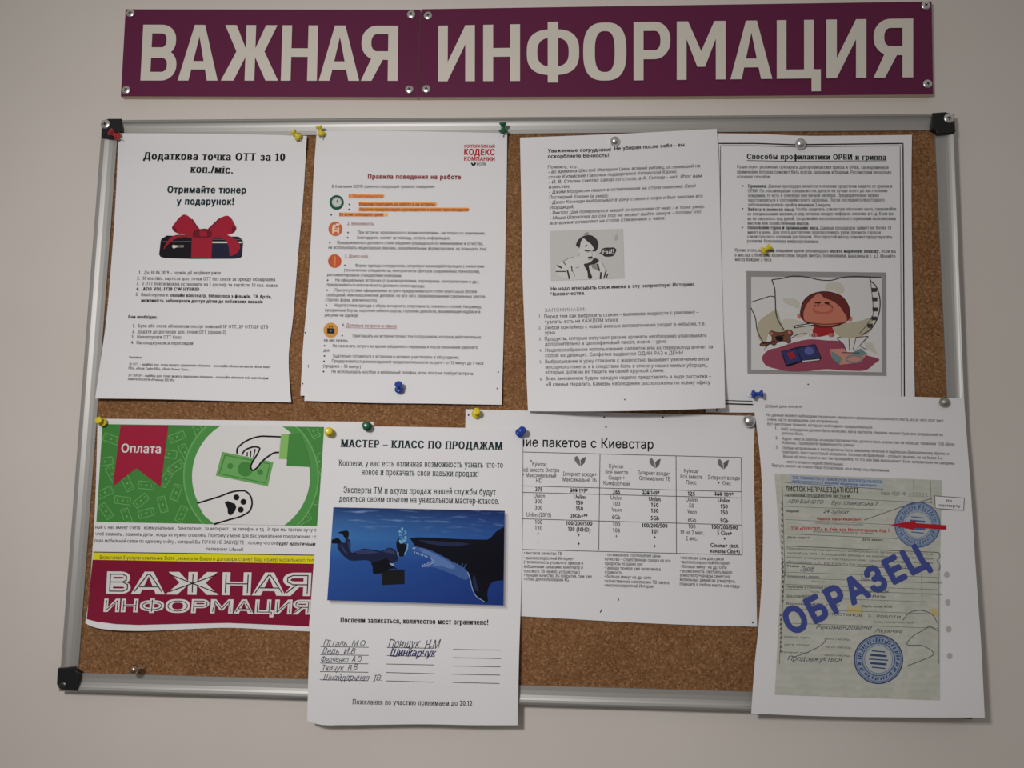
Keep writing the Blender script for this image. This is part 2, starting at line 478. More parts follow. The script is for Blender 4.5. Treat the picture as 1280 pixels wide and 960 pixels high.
# ------------------------------------------------------------------ the wall
def struct(o): o['kind'] = 'structure'; return o
struct(mesh_obj('wall_back', [(-2.4, 0, 0), (2.4, 0, 0), (2.4, 0, 2.7), (-2.4, 0, 2.7), (-2.4, .1, 0), (2.4, .1, 0), (2.4, .1, 2.7), (-2.4, .1, 2.7)],
                [(0, 1, 2, 3), (7, 6, 5, 4), (0, 4, 5, 1), (3, 2, 6, 7), (0, 3, 7, 4), (1, 5, 6, 2)], [MATS['wall_paint']]))

# ------------------------------------------------------------------ extrusions and screws
def prism(name, px, yb, yf, mats, parent, bev=0.0, sides=1, side_mat=0):
    """a plate with the outline px, from depth yb to its front face at yf, front edge bevelled"""
    P = W(px, yf)
    c = P.mean(0)
    F_ = P.copy(); n = len(P)
    rings = []
    if bev:
        inner = c + (P - c) * (1 - bev / np.maximum(np.linalg.norm(P - c, axis=1), 1e-6))[:, None]
        inner[:, 1] = yf; P[:, 1] = yf + bev * 0.8
        rings = [inner, P]
    else: rings = [P]
    bk = P.copy(); bk[:, 1] = yb; rings.append(bk)
    V = np.concatenate(rings); Fc = [tuple(range(n))]; mi = [0]
    for r in range(len(rings) - 1):
        for i in range(n):
            j = (i + 1) % n
            Fc.append((r * n + i, (r + 1) * n + i, (r + 1) * n + j, r * n + j)); mi.append(side_mat if r == len(rings) - 2 else 0)
    Fc.append(tuple((len(rings) - 1) * n + i for i in range(n))); mi.append(side_mat)
    o = mesh_obj(name, V, Fc, mats, mi, parent)
    bm = bmesh.new(); bm.from_mesh(o.data); bmesh.ops.recalc_face_normals(bm, faces=bm.faces); bm.to_mesh(o.data); bm.free()
    return o
def lathe(prof, axis_o, axis_d, n=24):
    """profile [(radius, height)] turned about the line axis_o + h * axis_d"""
    d = Vector(axis_d).normalized()
    a = d.orthogonal().normalized(); b_ = d.cross(a)
    V, Fc = [], []
    for r, h in prof:
        for k in range(n):
            t = 2 * math.pi * k / n
            V.append(Vector(axis_o) + d * h + (a * math.cos(t) + b_ * math.sin(t)) * r)
    for i in range(len(prof) - 1):
        for k in range(n):
            k2 = (k + 1) % n
            Fc.append((i * n + k, i * n + k2, (i + 1) * n + k2, (i + 1) * n + k))
    Fc.append(tuple(range(n))[::-1]); Fc.append(tuple((len(prof) - 1) * n + k for k in range(n)))
    return V, Fc
def screw(px, y, r, parent, turn=0.4, metal=None):
    c = Vector(W([px], y)[0])
    prof = [(r, -.0002), (r, .0004), (r * .95, .0009), (r * .8, .0013), (r * .5, .0017), (r * .2, .0018)]
    V, Fc = lathe(prof, c, (0, -1, 0), 28)
    mi = [0] * len(Fc); sm = len(Fc)
    # countersunk washer dish and cross recess
    for k in range(2):
        t = turn + k * math.pi / 2
        d = Vector((math.cos(t), 0, math.sin(t))); e = Vector((-math.sin(t), 0, math.cos(t)))
        n0 = len(V)
        for s1, s2 in ((-1, -1), (1, -1), (1, 1), (-1, 1)):
            V.append(c + d * s1 * r * .42 + e * s2 * r * .1 + Vector((0, -.00192, 0)))
        Fc.append((n0, n0 + 1, n0 + 2, n0 + 3)); mi.append(1)
    o = mesh_obj('screw', [tuple(v) for v in V], Fc, [metal or STEEL, DARK], mi, parent, smooth=True)
    return o

# ------------------------------------------------------------------ the two sign panels
def unit_letter(ch, th=.155):
    """list of polygons / strips in a unit box (x right, y up), condensed bold capitals"""
    P = []
    tv = {'В': .27, 'А': .27, 'Ж': .15, 'Н': .27, 'Я': .27, 'И': .26, 'Ф': .2, 'О': .27, 'Р': .27, 'М': .2, 'Ц': .22}[ch]
    def rect(x0, y0, x1, y1): P.append([(x0, y0), (x1, y0), (x1, y1), (x0, y1)])
    def strip(o, i):
        for k in range(len(o) - 1): P.append([o[k], o[k + 1], i[k + 1], i[k]])
    def bowl(x0, y0, x1, y1, rx, ry, flip=False, tvv=None):
        t2 = tvv or tv
        o, i = [(x0, y0)], [(x0, y0 + th)]
        for k in range(9):
            t = -math.pi / 2 + k * math.pi / 16
            o.append((x1 - rx + rx * math.cos(t), y0 + ry + ry * math.sin(t)))
            i.append((x1 - rx + max(rx - t2, .02) * math.cos(t) - max(0, t2 - rx) * 1, y0 + ry + max(ry - th, .01) * math.sin(t)))
        for k in range(9):
            t = k * math.pi / 16
            o.append((x1 - rx + rx * math.cos(t), y1 - ry + ry * math.sin(t)))
            i.append((x1 - rx + max(rx - t2, .02) * math.cos(t) - max(0, t2 - rx) * 1, y1 - ry + max(ry - th, .01) * math.sin(t)))
        o.append((x0, y1)); i.append((x0, y1 - th))
        strip(o, i)
    def ring(x0, y0, x1, y1, t2, flat=.12):
        o, i = [], []
        rx, ry = (x1 - x0) / 2, (y1 - y0) / 2; cx, cy = (x0 + x1) / 2, (y0 + y1) / 2
        for k in range(49):
            t = 2 * math.pi * k / 48; c_, s_ = math.cos(t), math.sin(t)
            q = 2 / 2.7
            f = lambda v: math.copysign(abs(v) ** q, v)
            o.append((cx + rx * f(c_), cy + ry * f(s_)))
            i.append((cx + (rx - t2) * f(c_), cy + (ry - th * .95) * f(s_)))
        strip(o, i)
    if ch == 'В':
        rect(0, 0, tv, 1); bowl(tv * .9, 0, 1, .56, .42, .26); bowl(tv * .9, .44, .96, 1, .40, .26)
    elif ch == 'А':
        P.append([(0, 0), (.27, 0), (.56, 1), (.37, 1)]); P.append([(1, 0), (.73, 0), (.44, 1), (.63, 1)])
        rect(.25, .2, .75, .35)
    elif ch == 'Ж':
        rect(.415, 0, .585, 1)
        for s_ in (0, 1):
            f = (lambda x: x) if not s_ else (lambda x: 1 - x)
            P.append([(f(0), 0), (f(.22), 0), (f(.45), .5), (f(.30), .62)])
            P.append([(f(0.04), 1), (f(.24), 1), (f(.45), .5), (f(.30), .42)])
            P.append([(f(.27), .56), (f(.27), .47), (f(.45), .44), (f(.45), .58)])
    elif ch == 'Н':
        rect(0, 0, tv, 1); rect(1 - tv, 0, 1, 1); rect(tv, .43, 1 - tv, .585)
    elif ch == 'И':
        rect(0, 0, tv, 1); rect(1 - tv, 0, 1, 1); P.append([(tv * .99, 0), (tv * .99, .34), (1 - tv, 1), (1 - tv, .66)])
    elif ch == 'Р':
        rect(0, 0, tv, 1); bowl(tv * .9, .36, 1, 1, .42, .3)
    elif ch == 'Я':
        rect(1 - tv, 0, 1, 1)
        n = len(P); bowl(tv * .9, .38, 1, 1, .42, .29)
        for k in range(n, len(P)): P[k] = [(1 - x, y) for x, y in P[k]]
        P.append([(0, 0), (.29, 0), (.62, .42), (.62, .5), (.34, .5)])
    elif ch == 'О': ring(0, 0, 1, 1, tv)
    elif ch == 'Ф': ring(0, .1, 1, .9, tv); rect(.4, -.03, .6, 1.03)
    elif ch == 'М':
        rect(0, 0, tv, 1); rect(1 - tv, 0, 1, 1)
        P.append([(tv * .3, 1), (tv * 1.15, 1), (.6, .3), (.42, .22)]); P.append([(1 - tv * .3, 1), (1 - tv * 1.15, 1), (.4, .3), (.58, .22)])
        rect(.43, .22, .57, .34)
    elif ch == 'Ц':
        rect(0, 0, tv, 1); rect(.62, 0, .84, 1); rect(0, 0, 1, th); rect(.79, -.22, 1, th)
    return P
def sign(label, outline, letters, top, base, screws, cat='sign'):
    c = W([np.mean(outline, axis=0)], -0.004)[0]
    root = empty('sign_panel', Vector((c[0], 0, c[2])), label, cat, 'purple sign panels above the board')
    prism('panel', outline, 0.0, -0.0072, [PURPLE, PVC], root, side_mat=1)
    V, Fc = [], []
    for ch, x0, x1 in letters:
        for pg in unit_letter(ch):
            q = []
            for u, v in pg:
                x = x0 + u * (x1 - x0)
                yb = np.interp(x, base[0], base[1]); yt = np.interp(x, top[0], top[1])
                q.append((x + 3.6 * v * max(0, (600 - x) / 420), yb + (yt - yb) * v))
            n = len(V); V += q; Fc.append(tuple(range(n, n + len(q))))
    yy = np.concatenate([np.full(len(f), -0.0075 - 6e-6 * k) for k, f in enumerate(Fc)])
    mesh_obj('lettering', W(V, yy), Fc, [CREAMV], parent=root)
    for k, p in enumerate(screws): screw(p, -0.0074, 0.0047, root, 0.3 + k)
    return root
sign('purple sign panel with white capital letters for the word ВАЖНАЯ, left of its pair',
     [(157, 11.5), (525.6, 12), (522, 121.5), (151, 120.5)],
     [('В', 175.5, 219.5), ('А', 222, 272), ('Ж', 276, 347.5), ('Н', 351, 396), ('А', 398.5, 449), ('Я', 451, 497)],
     ([176, 497], [30.8, 32.2]), ([176, 497], [100.6, 101]),
     [(163.4, 16.8), (514, 18.4), (158, 112.8), (511.6, 112)])
sign('purple sign panel with white capital letters for the word ИНФОРМАЦИЯ, right of its pair',
     [(526.6, 11.5), (845, 6.6), (1164.5, 1.8), (1166.5, 118), (845, 120.6), (523, 121.5)],
     [('И', 547.5, 593.5), ('Н', 604, 650), ('Ф', 658.5, 724), ('О', 729, 783), ('Р', 792, 838), ('М', 846, 907), ('А', 913, 965.5), ('Ц', 971, 1026), ('И', 1033, 1083), ('Я', 1092, 1141.5)],
     ([547, 783, 1141], [32.2, 27.6, 23.2]), ([547, 783, 1141], [101.6, 100.6, 96.6]),
     [(535, 20), (533, 111.5), (1157, 7.2), (1159.2, 105)])

# ------------------------------------------------------------------ the cork board
OUT = [(126.5, 149), (1194.5, 141), (1224, 898), (72, 865)]
INN = [(145, 169.5), (1170, 161.5), (1203, 873), (95.5, 842)]
bc = W([(650, 520)], 0)[0]
board = empty('cork_board', Vector((bc[0], 0, bc[2])), 'large cork notice board in an aluminium frame with black corners on the wall', 'notice board')
prism('cork_panel', [(136, 159), (1182, 151), (1213, 886), (84, 853)], -0.001, Y_CORK, [MATS['cork']], board)
# rail profile: (share of the way from the outer to the inner edge, depth)
PROF = [(0, 0), (0, -.0112), (.04, -.0131), (.13, -.0146), (.17, -.0147), (.21, -.0141), (.28, -.0131), (.38, -.0123), (.52, -.0117), (.75, -.0114), (1.0, -.0115), (1.0, -.008), (.9, -.001)]
Wo, Wi = W(OUT, Y_FRONT), W(INN, Y_FRONT)
for k in range(4):
    k2 = (k + 1) % 4
    V, Fc = [], []
    for a_, b_ in ((Wo[k], Wi[k]), (Wo[k2], Wi[k2])):
        for t, y in PROF:
            q = a_ + (b_ - a_) * t; V.append((q[0], y, q[2]))
    n = len(PROF)
    for i in range(n - 1): Fc.append((i, i + 1, n + i + 1, n + i))
    Fc += [tuple(range(n)), tuple(range(2 * n - 1, n - 1, -1)), (n - 1, 0, n, 2 * n - 1)]
    o = mesh_obj('frame_rail', V, Fc, [MATS['aluminium']], parent=board)
    bm = bmesh.new(); bm.from_mesh(o.data); bmesh.ops.recalc_face_normals(bm, faces=bm.faces); bm.to_mesh(o.data); bm.free()
caps = [([(151, 148), (135, 148), (129, 150), (126.3, 155), (126, 170), (127.5, 172.3), (144, 173.6), (146, 168.5), (152.5, 164.5), (152.5, 158)], (132, 155.5)),
        ([(1166, 140.8), (1182, 139.6), (1189, 141.5), (1193.6, 147), (1195, 164), (1192.5, 166.8), (1172, 167.8), (1170.5, 163.5), (1165, 161)], (1186, 148)),
        ([(71.5, 835.6), (92.6, 834), (95, 838.6), (100.3, 842), (99.4, 850), (96.5, 864), (79.5, 863.2), (73, 860.8), (70.4, 855)], (79, 857)),
        ([(1223, 870), (1201, 868), (1199, 873), (1194, 875), (1195, 884), (1198, 898), (1215, 899.5), (1222, 896), (1225, 888)], (1216, 890))]
for k, (pl, sc_) in enumerate(caps):
    c_ = prism('corner_cap', pl, -0.002, -0.0158, [BLACKPL], board, bev=0.0012)
    screw(sc_, -0.0157, 0.0052 if k != 2 else 0.0040, c_, 0.2 + k, STEEL if k != 2 else mat('dark_steel', (92, 90, 86), .35, 1.0))

# ------------------------------------------------------------------ sheet: tuner offer (top left)
gauss = lambda x, s: np.exp(-(x / s) ** 2)
S1 = Sheet('notice_sheet', 'white sheet headed Додаткова точка ОТТ with a red-bowed black box, top left of the board', 'notice',
           [(148, 166.5), (230, 166.8), (310, 168), (383.5, 169.8)],
           [(383.5, 169.8), (379.5, 240), (372.5, 320), (366, 400), (361, 445), (361.5, 472), (364, 503)],
           [(119, 498), (200, 499), (280, 501), (364, 503)],
           [(148, 166.5), (145.5, 230), (139, 330), (132, 407), (125, 456), (119, 498)],
           lambda u, v: .0012 + (.0042 + .0022 * gauss(u, .12)) * gauss(v, .09) + .04 * np.clip(v - .55, 0, 1) ** 2 * (1 - .6 * u))
c3, c4 = crop(110, 150, .21875), crop(110, 320, .21875)
a = Art(S1, c3)
a.text(315, 225, 1125, 233, 'Додаткова точка ОТТ за 10', sty='sb', em=58)
a.text(582, 300, 828, 305, 'коп./міс.', sty='sb', em=58)
a.build('heading', S1.root)
a = Art(S1, c3)
a.text(452, 415, 903, 418, 'Отримайте тюнер', INKT, 'B', em=52)
a.text(505, 482, 833, 484, 'у подарунок!', INKT, 'B', em=52)
a.build('subheading', S1.root)
a = Art(S1, c4)
for l in [(290, 103, 757, 105, '1.  До 30.06.2019 – термін дії акційних умов'), (280, 135, 1070, 143, '2.  10 коп./міс. вартість доп. точки ОТТ без плати за оренду обладнання'),
          (277, 165, 1085, 177, '3.  2 ОТТ бокси можна встановити на 1 договір за вартістю 10 коп. кожен'),
          (272, 228, 460, 231, '5.  Ваші переваги:'), (255, 407, 1028, 414, '1.  Бути або стати абонентом послуг компанії 1Р ОТТ, 2Р ОТТ/2Р ЦТВ'),
          (252, 440, 787, 444, '2.  Додати до договору доп. точки ОТТ (краще 2)'), (248, 470, 533, 473, '3.  Налаштувати ОТТ бокс'),
          (245, 503, 600, 507, '4.  Насолоджуватися переглядом')]:
    a.text(*l, INKG, 's', em=25)
for l in [(275, 197, 635, 199, '4.  АDВ VОL-1720 СW НYВRID'), (470, 232, 1050, 242, 'онлайн кінотеатр, бібліотека з фільмів, ТВ Архів,'),
          (302, 262, 998, 270, 'можливість заблокувати доступ дітям до небажаних каналів'), (230, 356, 395, 358, 'Вам необхідно:')]:
    a.text(*l, INK, 'sb', em=25)
for l in [(235, 584, 308, 586, 'Важливо!'), (235, 624, 1040, 640, '1Р ОТТ – знайбну доп. точку можуть підключити абоненти – потенційні абоненти пакетів «Воля Smart'),
          (230, 646, 575, 655, 'HD», «Воля Turbo HD», «Воля Power Time»'), (230, 688, 1030, 704, '2Р / 3Р ІР – знайбну доп. точку можуть підключити абоненти – потенційні абоненти всіх пакетів крім'),
          (227, 708, 490, 716, 'пакета послуги «Premium HD IP»')]:
    a.text(*l, INK, 's', em=18)
a.build('body_text', S1.root)
BOXK = mat('print_black', (26, 24, 30), 0.5); BOXN = mat('print_navy', (34, 34, 60), 0.5)
RB = mat('print_ribbon_red', (164, 34, 54), 0.55); RBD = mat('print_ribbon_dark', (112, 26, 42), 0.55)
cg = crop(195, 265, 115 / 1280)
a = Art(S1, cg)
a.poly([(65, 400), (75, 375), (150, 328), (500, 335), (1150, 342), (1200, 385), (1212, 420), (1195, 615), (1170, 640), (1080, 650), (490, 652), (120, 640), (60, 622), (43, 590)], BOXK, 1)
a.poly([(770, 440), (1205, 440), (1190, 610), (1165, 636), (770, 645)], BOXN, 2)
a.stroke([(70, 412), (490, 410)], 12, mat('print_grey_line', (96, 92, 94), .5), 2); a.stroke([(775, 380), (1200, 384)], 12, MATS['print_grey_line'], 2)
a.stroke([(780, 422), (1205, 424)], 22, CREAMV, 3)
a.poly([(220, 470), (245, 455), (290, 470), (300, 485), (265, 500), (248, 512), (228, 492)], CREAMV, 3)
a.text(272, 494, 385, 494, 'ВОЛЯ', CREAMV, 'i', em=42, layer=3)
box = a.build('box_picture', S1.root)
a = Art(S1, cg)
a.poly([(505, 290), (775, 290), (785, 400), (770, 640), (490, 640), (495, 400)], RB, 4)
a.poly([(520, 300), (400, 315), (300, 315), (215, 345), (150, 420), (105, 520), (170, 450), (260, 380), (380, 350), (515, 350)], RB, 4, smooth=True)
a.poly([(760, 300), (960, 310), (1090, 370), (1160, 440), (1170, 500), (1100, 590), (1040, 612), (1010, 480), (985, 420), (900, 360), (760, 345)], RB, 4, smooth=True)
a.poly([(600, 245), (545, 175), (490, 95), (430, 45), (390, 35), (345, 60), (250, 170), (222, 210), (240, 260), (290, 290), (400, 310), (520, 320)], RB, 5, smooth=True)
a.poly([(720, 245), (790, 175), (860, 105), (930, 65), (1000, 52), (1040, 80), (1080, 150), (1115, 225), (1090, 275), (990, 315), (880, 325), (760, 320)], RB, 5, smooth=True)
a.poly([(520, 270), (600, 240), (735, 245), (775, 280), (770, 330), (640, 360), (510, 330)], RBD, 6, smooth=True)
a.poly([(610, 262), (700, 262), (715, 330), (640, 345), (600, 320)], RB, 7)
a.poly([(222, 210), (240, 185), (285, 250), (290, 290), (240, 260)], RBD, 6)
a.poly([(1115, 225), (1075, 190), (1050, 240), (1060, 285), (1090, 275)], RBD, 6)
a.stroke([(500, 100), (560, 190), (605, 250)], 16, RBD, 6, smooth=True); a.stroke([(730, 240), (800, 170), (880, 95)], 16, RBD, 6, smooth=True)
a.build('ribbon_bow', box)

# ------------------------------------------------------------------ sheet: rules of conduct (two sheets pinned together)
l2 = lambda u, v: .0018 + .0036 * gauss(v, .07) + .035 * np.clip(v - .7, 0, 1) ** 2
S2b = Sheet('notice_sheet', 'blank-edged white sheet tucked behind the rules sheet with orange highlighting', 'notice',
            [(399, 166), (630, 167.5)], [(630, 167.5), (629, 320), (622, 500)],
            [(375.5, 494.5), (500, 498), (622, 500)], [(399, 166), (391, 260), (384.5, 370), (379, 430), (375.5, 494.5)],
            lambda u, v: l2(u, v) - .0006)
S2 = Sheet('notice_sheet', 'white rules sheet with orange highlighted lines and four round icons, blue pin at its foot', 'notice',
           [(396, 164), (470, 163.5), (560, 165), (634, 166.5)], [(634, 166.5), (633, 250), (631.4, 330), (629.5, 420), (627, 506)],
           [(380.5, 501), (460, 503.5), (540, 504.5), (627, 506)], [(396, 164), (392.5, 210), (388, 325), (384, 407), (380.5, 501)], l2)
c5, c6 = crop(370, 150, .21875), crop(370, 320, .21875)
a = Art(S2, c5)
a.text(962, 158, 1135, 158, 'КОРПОРАТИВНЫЙ', INKR2, 'b', em=25)
a.text(960, 198, 1135, 200, 'КОДЕКС', INKR2, 'B', em=47)
a.text(960, 232, 1135, 234, 'КОМПАНИИ', INKR2, 'b', em=33)
a.poly([(998, 246), (1006, 243), (1014, 252), (1022, 240), (1030, 247), (1018, 264), (1008, 262)], INKT, 1)
a.text(1032, 259, 1085, 259, 'ВОЛЯ', INKM, 'bi', em=22)
a.build('logo', S2.root)
a = Art(S2, c5)
a.text(410, 335, 942, 338, 'Правила поведения на работе', INKR, 'B', em=36)
a.build('heading', S2.root)
HL = mat('orange_highlighter', (240, 160, 84), 0.7); HL2 = mat('yellow_highlighter', (242, 190, 110), 0.7)
a = Art(S2, c5)
for x0, y0, x1, y1 in [(300, 424, 500, 447), (358, 469, 800, 493), (358, 499, 985, 522), (247, 529, 500, 551)]:
    a.poly([(x0, y0 + 2), (x0 + 8, y0), (x1, y0 + 2), (x1 + 6, y0 + 12), (x1 - 3, y1 + 1), (x0, y1)], HL, 1)
a.poly([(498, 530), (526, 533), (524, 549), (498, 551)], HL2, 1)
a.build('highlighter_marks', S2.root)
ta = Art(S2, c5); tb = Art(S2, c6)
ORT = mat('ink_brown_red', (158, 62, 24), 0.6)
ta.text(205, 387, 793, 388, 'В Компании ВОЛЯ приняты следующие правила поведения:', INKG, em=24)
ta.text(302, 442, 495, 444, '1. Пунктуальность', INKR2, em=25, layer=2)
for l in [(362, 488, 795, 490, 'Вовремя приходить на работу и на встречи.'), (362, 518, 985, 520, 'Заранее предупреждать руководителя и коллег при опоздании'),
          (247, 547, 498, 548, 'Во всем соблюдать сроки')]:
    ta.text(*l, ORT, 'b', em=24, layer=2)
ta.text(293, 600, 443, 601, '2. Вежливость', INKR, em=25); ta.text(278, 786, 410, 787, '3. Дресс-код', INKR, em=25)
for l in [(352, 650, 1080, 655, 'При встрече здороваться со всеми коллегами – не только со знакомыми.'), (350, 680, 882, 683, 'Благодарить коллег за помощь, услуги, информацию.'),
          (235, 708, 1070, 715, 'Придерживаться делового стиля общения (обращаться по имени/имени и отчеству,'),
          (185, 736, 1088, 745, 'не использовать нецензурную лексику, оскорбительные формулировки, не повышать тон)')]:
    ta.text(*l, INK, em=25)
for x, y in [(305, 482), (303, 511), (201, 542), (297, 643), (295, 672), (193, 702)]: ta.disc((x, y), 4.5, m_=INK, n=10)
ta.build('body_text', S2.root)
for l in [(338, 62, 1075, 67, 'Форма одежды сотрудников, напрямую взаимодействующих с клиентами'), (275, 88, 1050, 97, '(технические специалисты, консультанты Центров современных технологий),'),
          (178, 115, 605, 121, 'регламентирована стандартами компании.'), (225, 145, 1043, 155, 'На официальных встречах (с руководителями, партнерами, контрагентами и др.)'),
          (176, 171, 737, 180, 'придерживаться классического делового стиля одежды.'), (222, 203, 1033, 212, 'При отсутствии официальных встреч придерживаться стиля smart casual (более'),
          (172, 230, 1085, 240, 'свободный, чем классический деловой, но все же с превалированием сдержанных цветов,'), (168, 258, 465, 262, 'строгих форм, элегантности).'),
          (218, 289, 1060, 299, 'Недопустима одежда и обувь вечернего, спортивного, пляжного стилей. Например,'), (166, 317, 1052, 327, 'прозрачные блузы, короткие юбки и шорты, глубокие декольте, вызывающие надписи и'),
          (164, 345, 357, 348, 'рисунки на одежде.'), (323, 464, 1057, 472, 'Приглашать на встречи только тех сотрудников, которые действительно'),
          (160, 488, 298, 491, 'на них нужны.'), (210, 521, 1037, 531, 'Не назначать встреч во время обеденного перерыва и после окончания рабочего'),
          (157, 546, 193, 547, 'дня.'), (208, 579, 932, 588, 'Тщательно готовиться к встречам и активно участвовать в обсуждении.'),
          (205, 608, 1070, 621, 'Придерживаться рекомендуемой продолжительности встреч – от 15 минут до 1 часа'), (155, 636, 370, 641, '(среднее – 30 минут)'),
          (203, 668, 1015, 680, 'Не использовать ноутбук и мобильный телефон, если этого не требует встреча.')]:
    tb.text(*l, INK, em=25)
tb.text(262, 403, 575, 409, '4. Деловые встречи в офисе', INKR, em=25); tb.stroke([(285, 410), (575, 415)], 2, INKR)
for x, y in [(279, 53), (181, 138), (178, 195), (173, 281), (264, 455), (163, 512), (162, 571), (160, 601), (157, 660)]: tb.disc((x, y), 4.5, m_=INK, n=10)
for x, y in [(53, 438), (37, 729), (1150, 757), (1156, 663)]: tb.disc((x, y), 4, m_=INK, n=8)
tb.text(66, 638, 72, 638, '1', INKM, em=22)
tb.build('list_text', S2.root)
GRN = mat('print_dark_green', (38, 88, 72), .6); PALE = mat('print_pale_grey', (206, 212, 204), .6)
ORG = mat('print_orange', (206, 110, 70), .6); ORG2 = mat('print_orange_red', (206, 94, 62), .6); ORG3 = mat('print_amber', (216, 152, 74), .6)
CRM = mat('print_cream', (238, 214, 190), .6)
a = Art(S2, c5); a.disc((232, 471), 41, 42, GRN, 1); a.disc((233, 470), 28, 28, PALE, 2)
for k in range(12):
    t = k * math.pi / 6; a.stroke([(233 + 22 * math.cos(t), 470 + 22 * math.sin(t)), (233 + 27 * math.cos(t), 470 + 27 * math.sin(t))], 3, GRN, 3)
a.stroke([(233, 472), (236, 455)], 4, GRN, 3); a.stroke([(233, 472), (241, 463)], 4, GRN, 3)
a.build('clock_icon', S2.root)
a = Art(S2, c5); a.disc((225, 622), 40, 41, ORG, 1)
a.disc((218, 607), 10, 10, CRM, 2); a.disc((234, 598), 7, 7, CRM, 2); a.poly([(207, 648), (206, 615), (214, 612), (218, 630), (236, 630), (240, 612), (247, 615), (246, 648), (238, 648), (236, 638), (216, 638), (215, 648)], CRM, 2)
a.poly([(240, 594), (250, 588), (252, 596), (242, 606)], CRM, 2); a.stroke([(216, 620), (238, 620)], 4, CRM, 2)
a.build('handshake_icon', S2.root)
a = Art(S2, c5); a.disc((221, 806), 38, 39, ORG2, 1); a.poly([(219, 776), (225, 776), (227, 800), (225, 838), (218, 838), (217, 800)], ORG3, 2)
a.build('tie_icon', S2.root)
a = Art(S2, c6); a.disc((199, 424), 42, 43, ORG3, 1)
a.poly([(178, 412), (220, 414), (220, 444), (178, 442)], INKT, 2); a.stroke([(189, 412), (190, 403), (208, 404), (209, 413)], 4, INKT, 2); a.disc((199, 428), 3, m_=ORG3, layer=3, n=8)
a.build('briefcase_icon', S2.root)

# ------------------------------------------------------------------ sheet: prevention of flu (behind)
S4 = Sheet('notice_sheet', 'white flu prevention sheet with a double black border and a cartoon of a sick child', 'notice',
           [(889, 166.5), (950, 167.5), (1000, 169.6), (1060, 169.5), (1140, 168.6)], [(1140, 168.6), (1139.5, 200), (1140.5, 340), (1144, 516)],
           [(882, 515.5), (1010, 517.5), (1144, 519)], [(889, 166.5), (882, 515.5)],
           lambda u, v: .0018 + .0009 * gauss(v, .1) + .0006 * u)
c8 = crop(880, 140, 330 / 1280); c9 = crop(880, 320, 330 / 1280)
a = Art(S4, c8)
a.stroke([(62, 1452), (67, 152), (250, 152), (440, 158.5), (700, 155.5), (965, 152), (972, 1452)], 5.5, INK, 1)
a.stroke([(75, 1440), (80, 163), (250, 163), (440, 169), (700, 166), (951, 163), (958, 1440)], 2.6, INK, 1)
a.tf = crop(0, 0, 1); a.k = 1
a.stroke([(895, 500.2), (1128, 507)], 1.0, INK, 1); a.stroke([(892, 504.2), (1131, 511)], 1.6, INK, 1)
a.build('border', S4.root)
a = Art(S4, c8)
a.text(208, 228, 885, 232, 'Способы профилактики ОРВИ и гриппа', INK, 'sb', em=37); a.stroke([(208, 235), (420, 239), (885, 236)], 2.4, INK)
a.build('heading', S4.root)
a = Art(S4, c8)
for l in [(160, 272, 895, 276, 'Существуют различные препараты для профилактики гриппа и ОРВИ, своевременное'), (160, 297, 908, 299, 'применение которых поможет быть всегда здоровым и бодрым. Рассмотрим несколько'),
          (160, 320, 322, 321, 'основных способов:'), (312, 366, 913, 366, 'Данная процедура является основным средством защиты от гриппа и'), (213, 389, 890, 388, 'ОРВИ. По рекомендации специалистов, делать ее лучше всего до наступления'),
          (213, 412, 848, 411, 'эпидемии, то есть в сентябре или начале октября. Предварительно нужно'), (213, 434, 875, 433, 'удостовериться в состоянии своего здоровья. После последнего простудного'),
          (213, 456, 617, 458, 'заболевания должно пройти минимум 2 недели.'), (447, 479, 932, 477, 'Чтобы защитить слизистую оболочку носа, смазывайте'),
          (211, 501, 918, 500, 'ее специальными мазями, в ряд которых входят: виферон, оксолин и т. д. Если же'), (211, 524, 930, 523, 'их не оказалось под рукой, тогда можно воспользоваться стерильным вазелиновым'),
          (211, 545, 510, 547, 'маслом или хозяйственным мылом.'), (563, 569, 908, 568, 'Данные процедуры займут не более 10'), (211, 590, 857, 591, 'минут в день. Для этого достаточно хорошо помыть руки, промыть горло и'),
          (210, 611, 913, 613, 'слизистую носа солевым раствором. Этот простой метод поможет предотвратить'), (209, 632, 558, 635, 'развитие болезненных микроорганизмов.'),
          (150, 676, 605, 681, 'Кроме этого, во время эпидемии врачи рекомендуют'), (850, 681, 930, 682, ', если вы'), (150, 700, 928, 706, 'в местах с большим количеством людей (метро, поликлиники, магазины и т. д.). Меняйте'), (150, 721, 327, 723, 'маску каждые 2 часа')]:
    a.text(*l, INKG, 's', em=22)
for l in [(213, 366, 305, 366, 'Прививка.'), (211, 479, 440, 480, 'Забота о полости носа.'), (211, 567, 558, 569, 'Полоскание горла и промывание носа.'), (610, 681, 848, 682, 'носить марлевую повязку')]:
    a.text(*l, INK, 'sb', em=22)
for x, y in [(189, 358), (187, 469), (186, 559)]: a.disc((x, y), 3.6, m_=INK, n=8)
a.tf = c9; a.disc((505, 622), 3.5, m_=INK, n=8)
a.build('body_text', S4.root)
GREYF = mat('print_frame_grey', (152, 150, 150), .6); PW = mat('print_white', (214, 212, 210), .7)
OLV = mat('print_olive_wash', (182, 174, 150), .7); OLV2 = mat('print_light_wash', (200, 195, 182), .7)
cp = crop(930, 335, 185 / 1269)
a = Art(S4, cp)
a.poly([(20, 25), (1220, 38), (1222, 925), (30, 905)], GREYF, 1)
a.poly([(62, 75), (1180, 85), (1182, 895), (62, 872)], PW, 2)
pic = a.build('cartoon_picture', S4.root)
a = Art(S4, cp)
a.poly([(705, 140), (760, 122), (835, 135), (860, 200), (830, 225), (760, 190), (700, 190)], OLV2, 3, smooth=True)
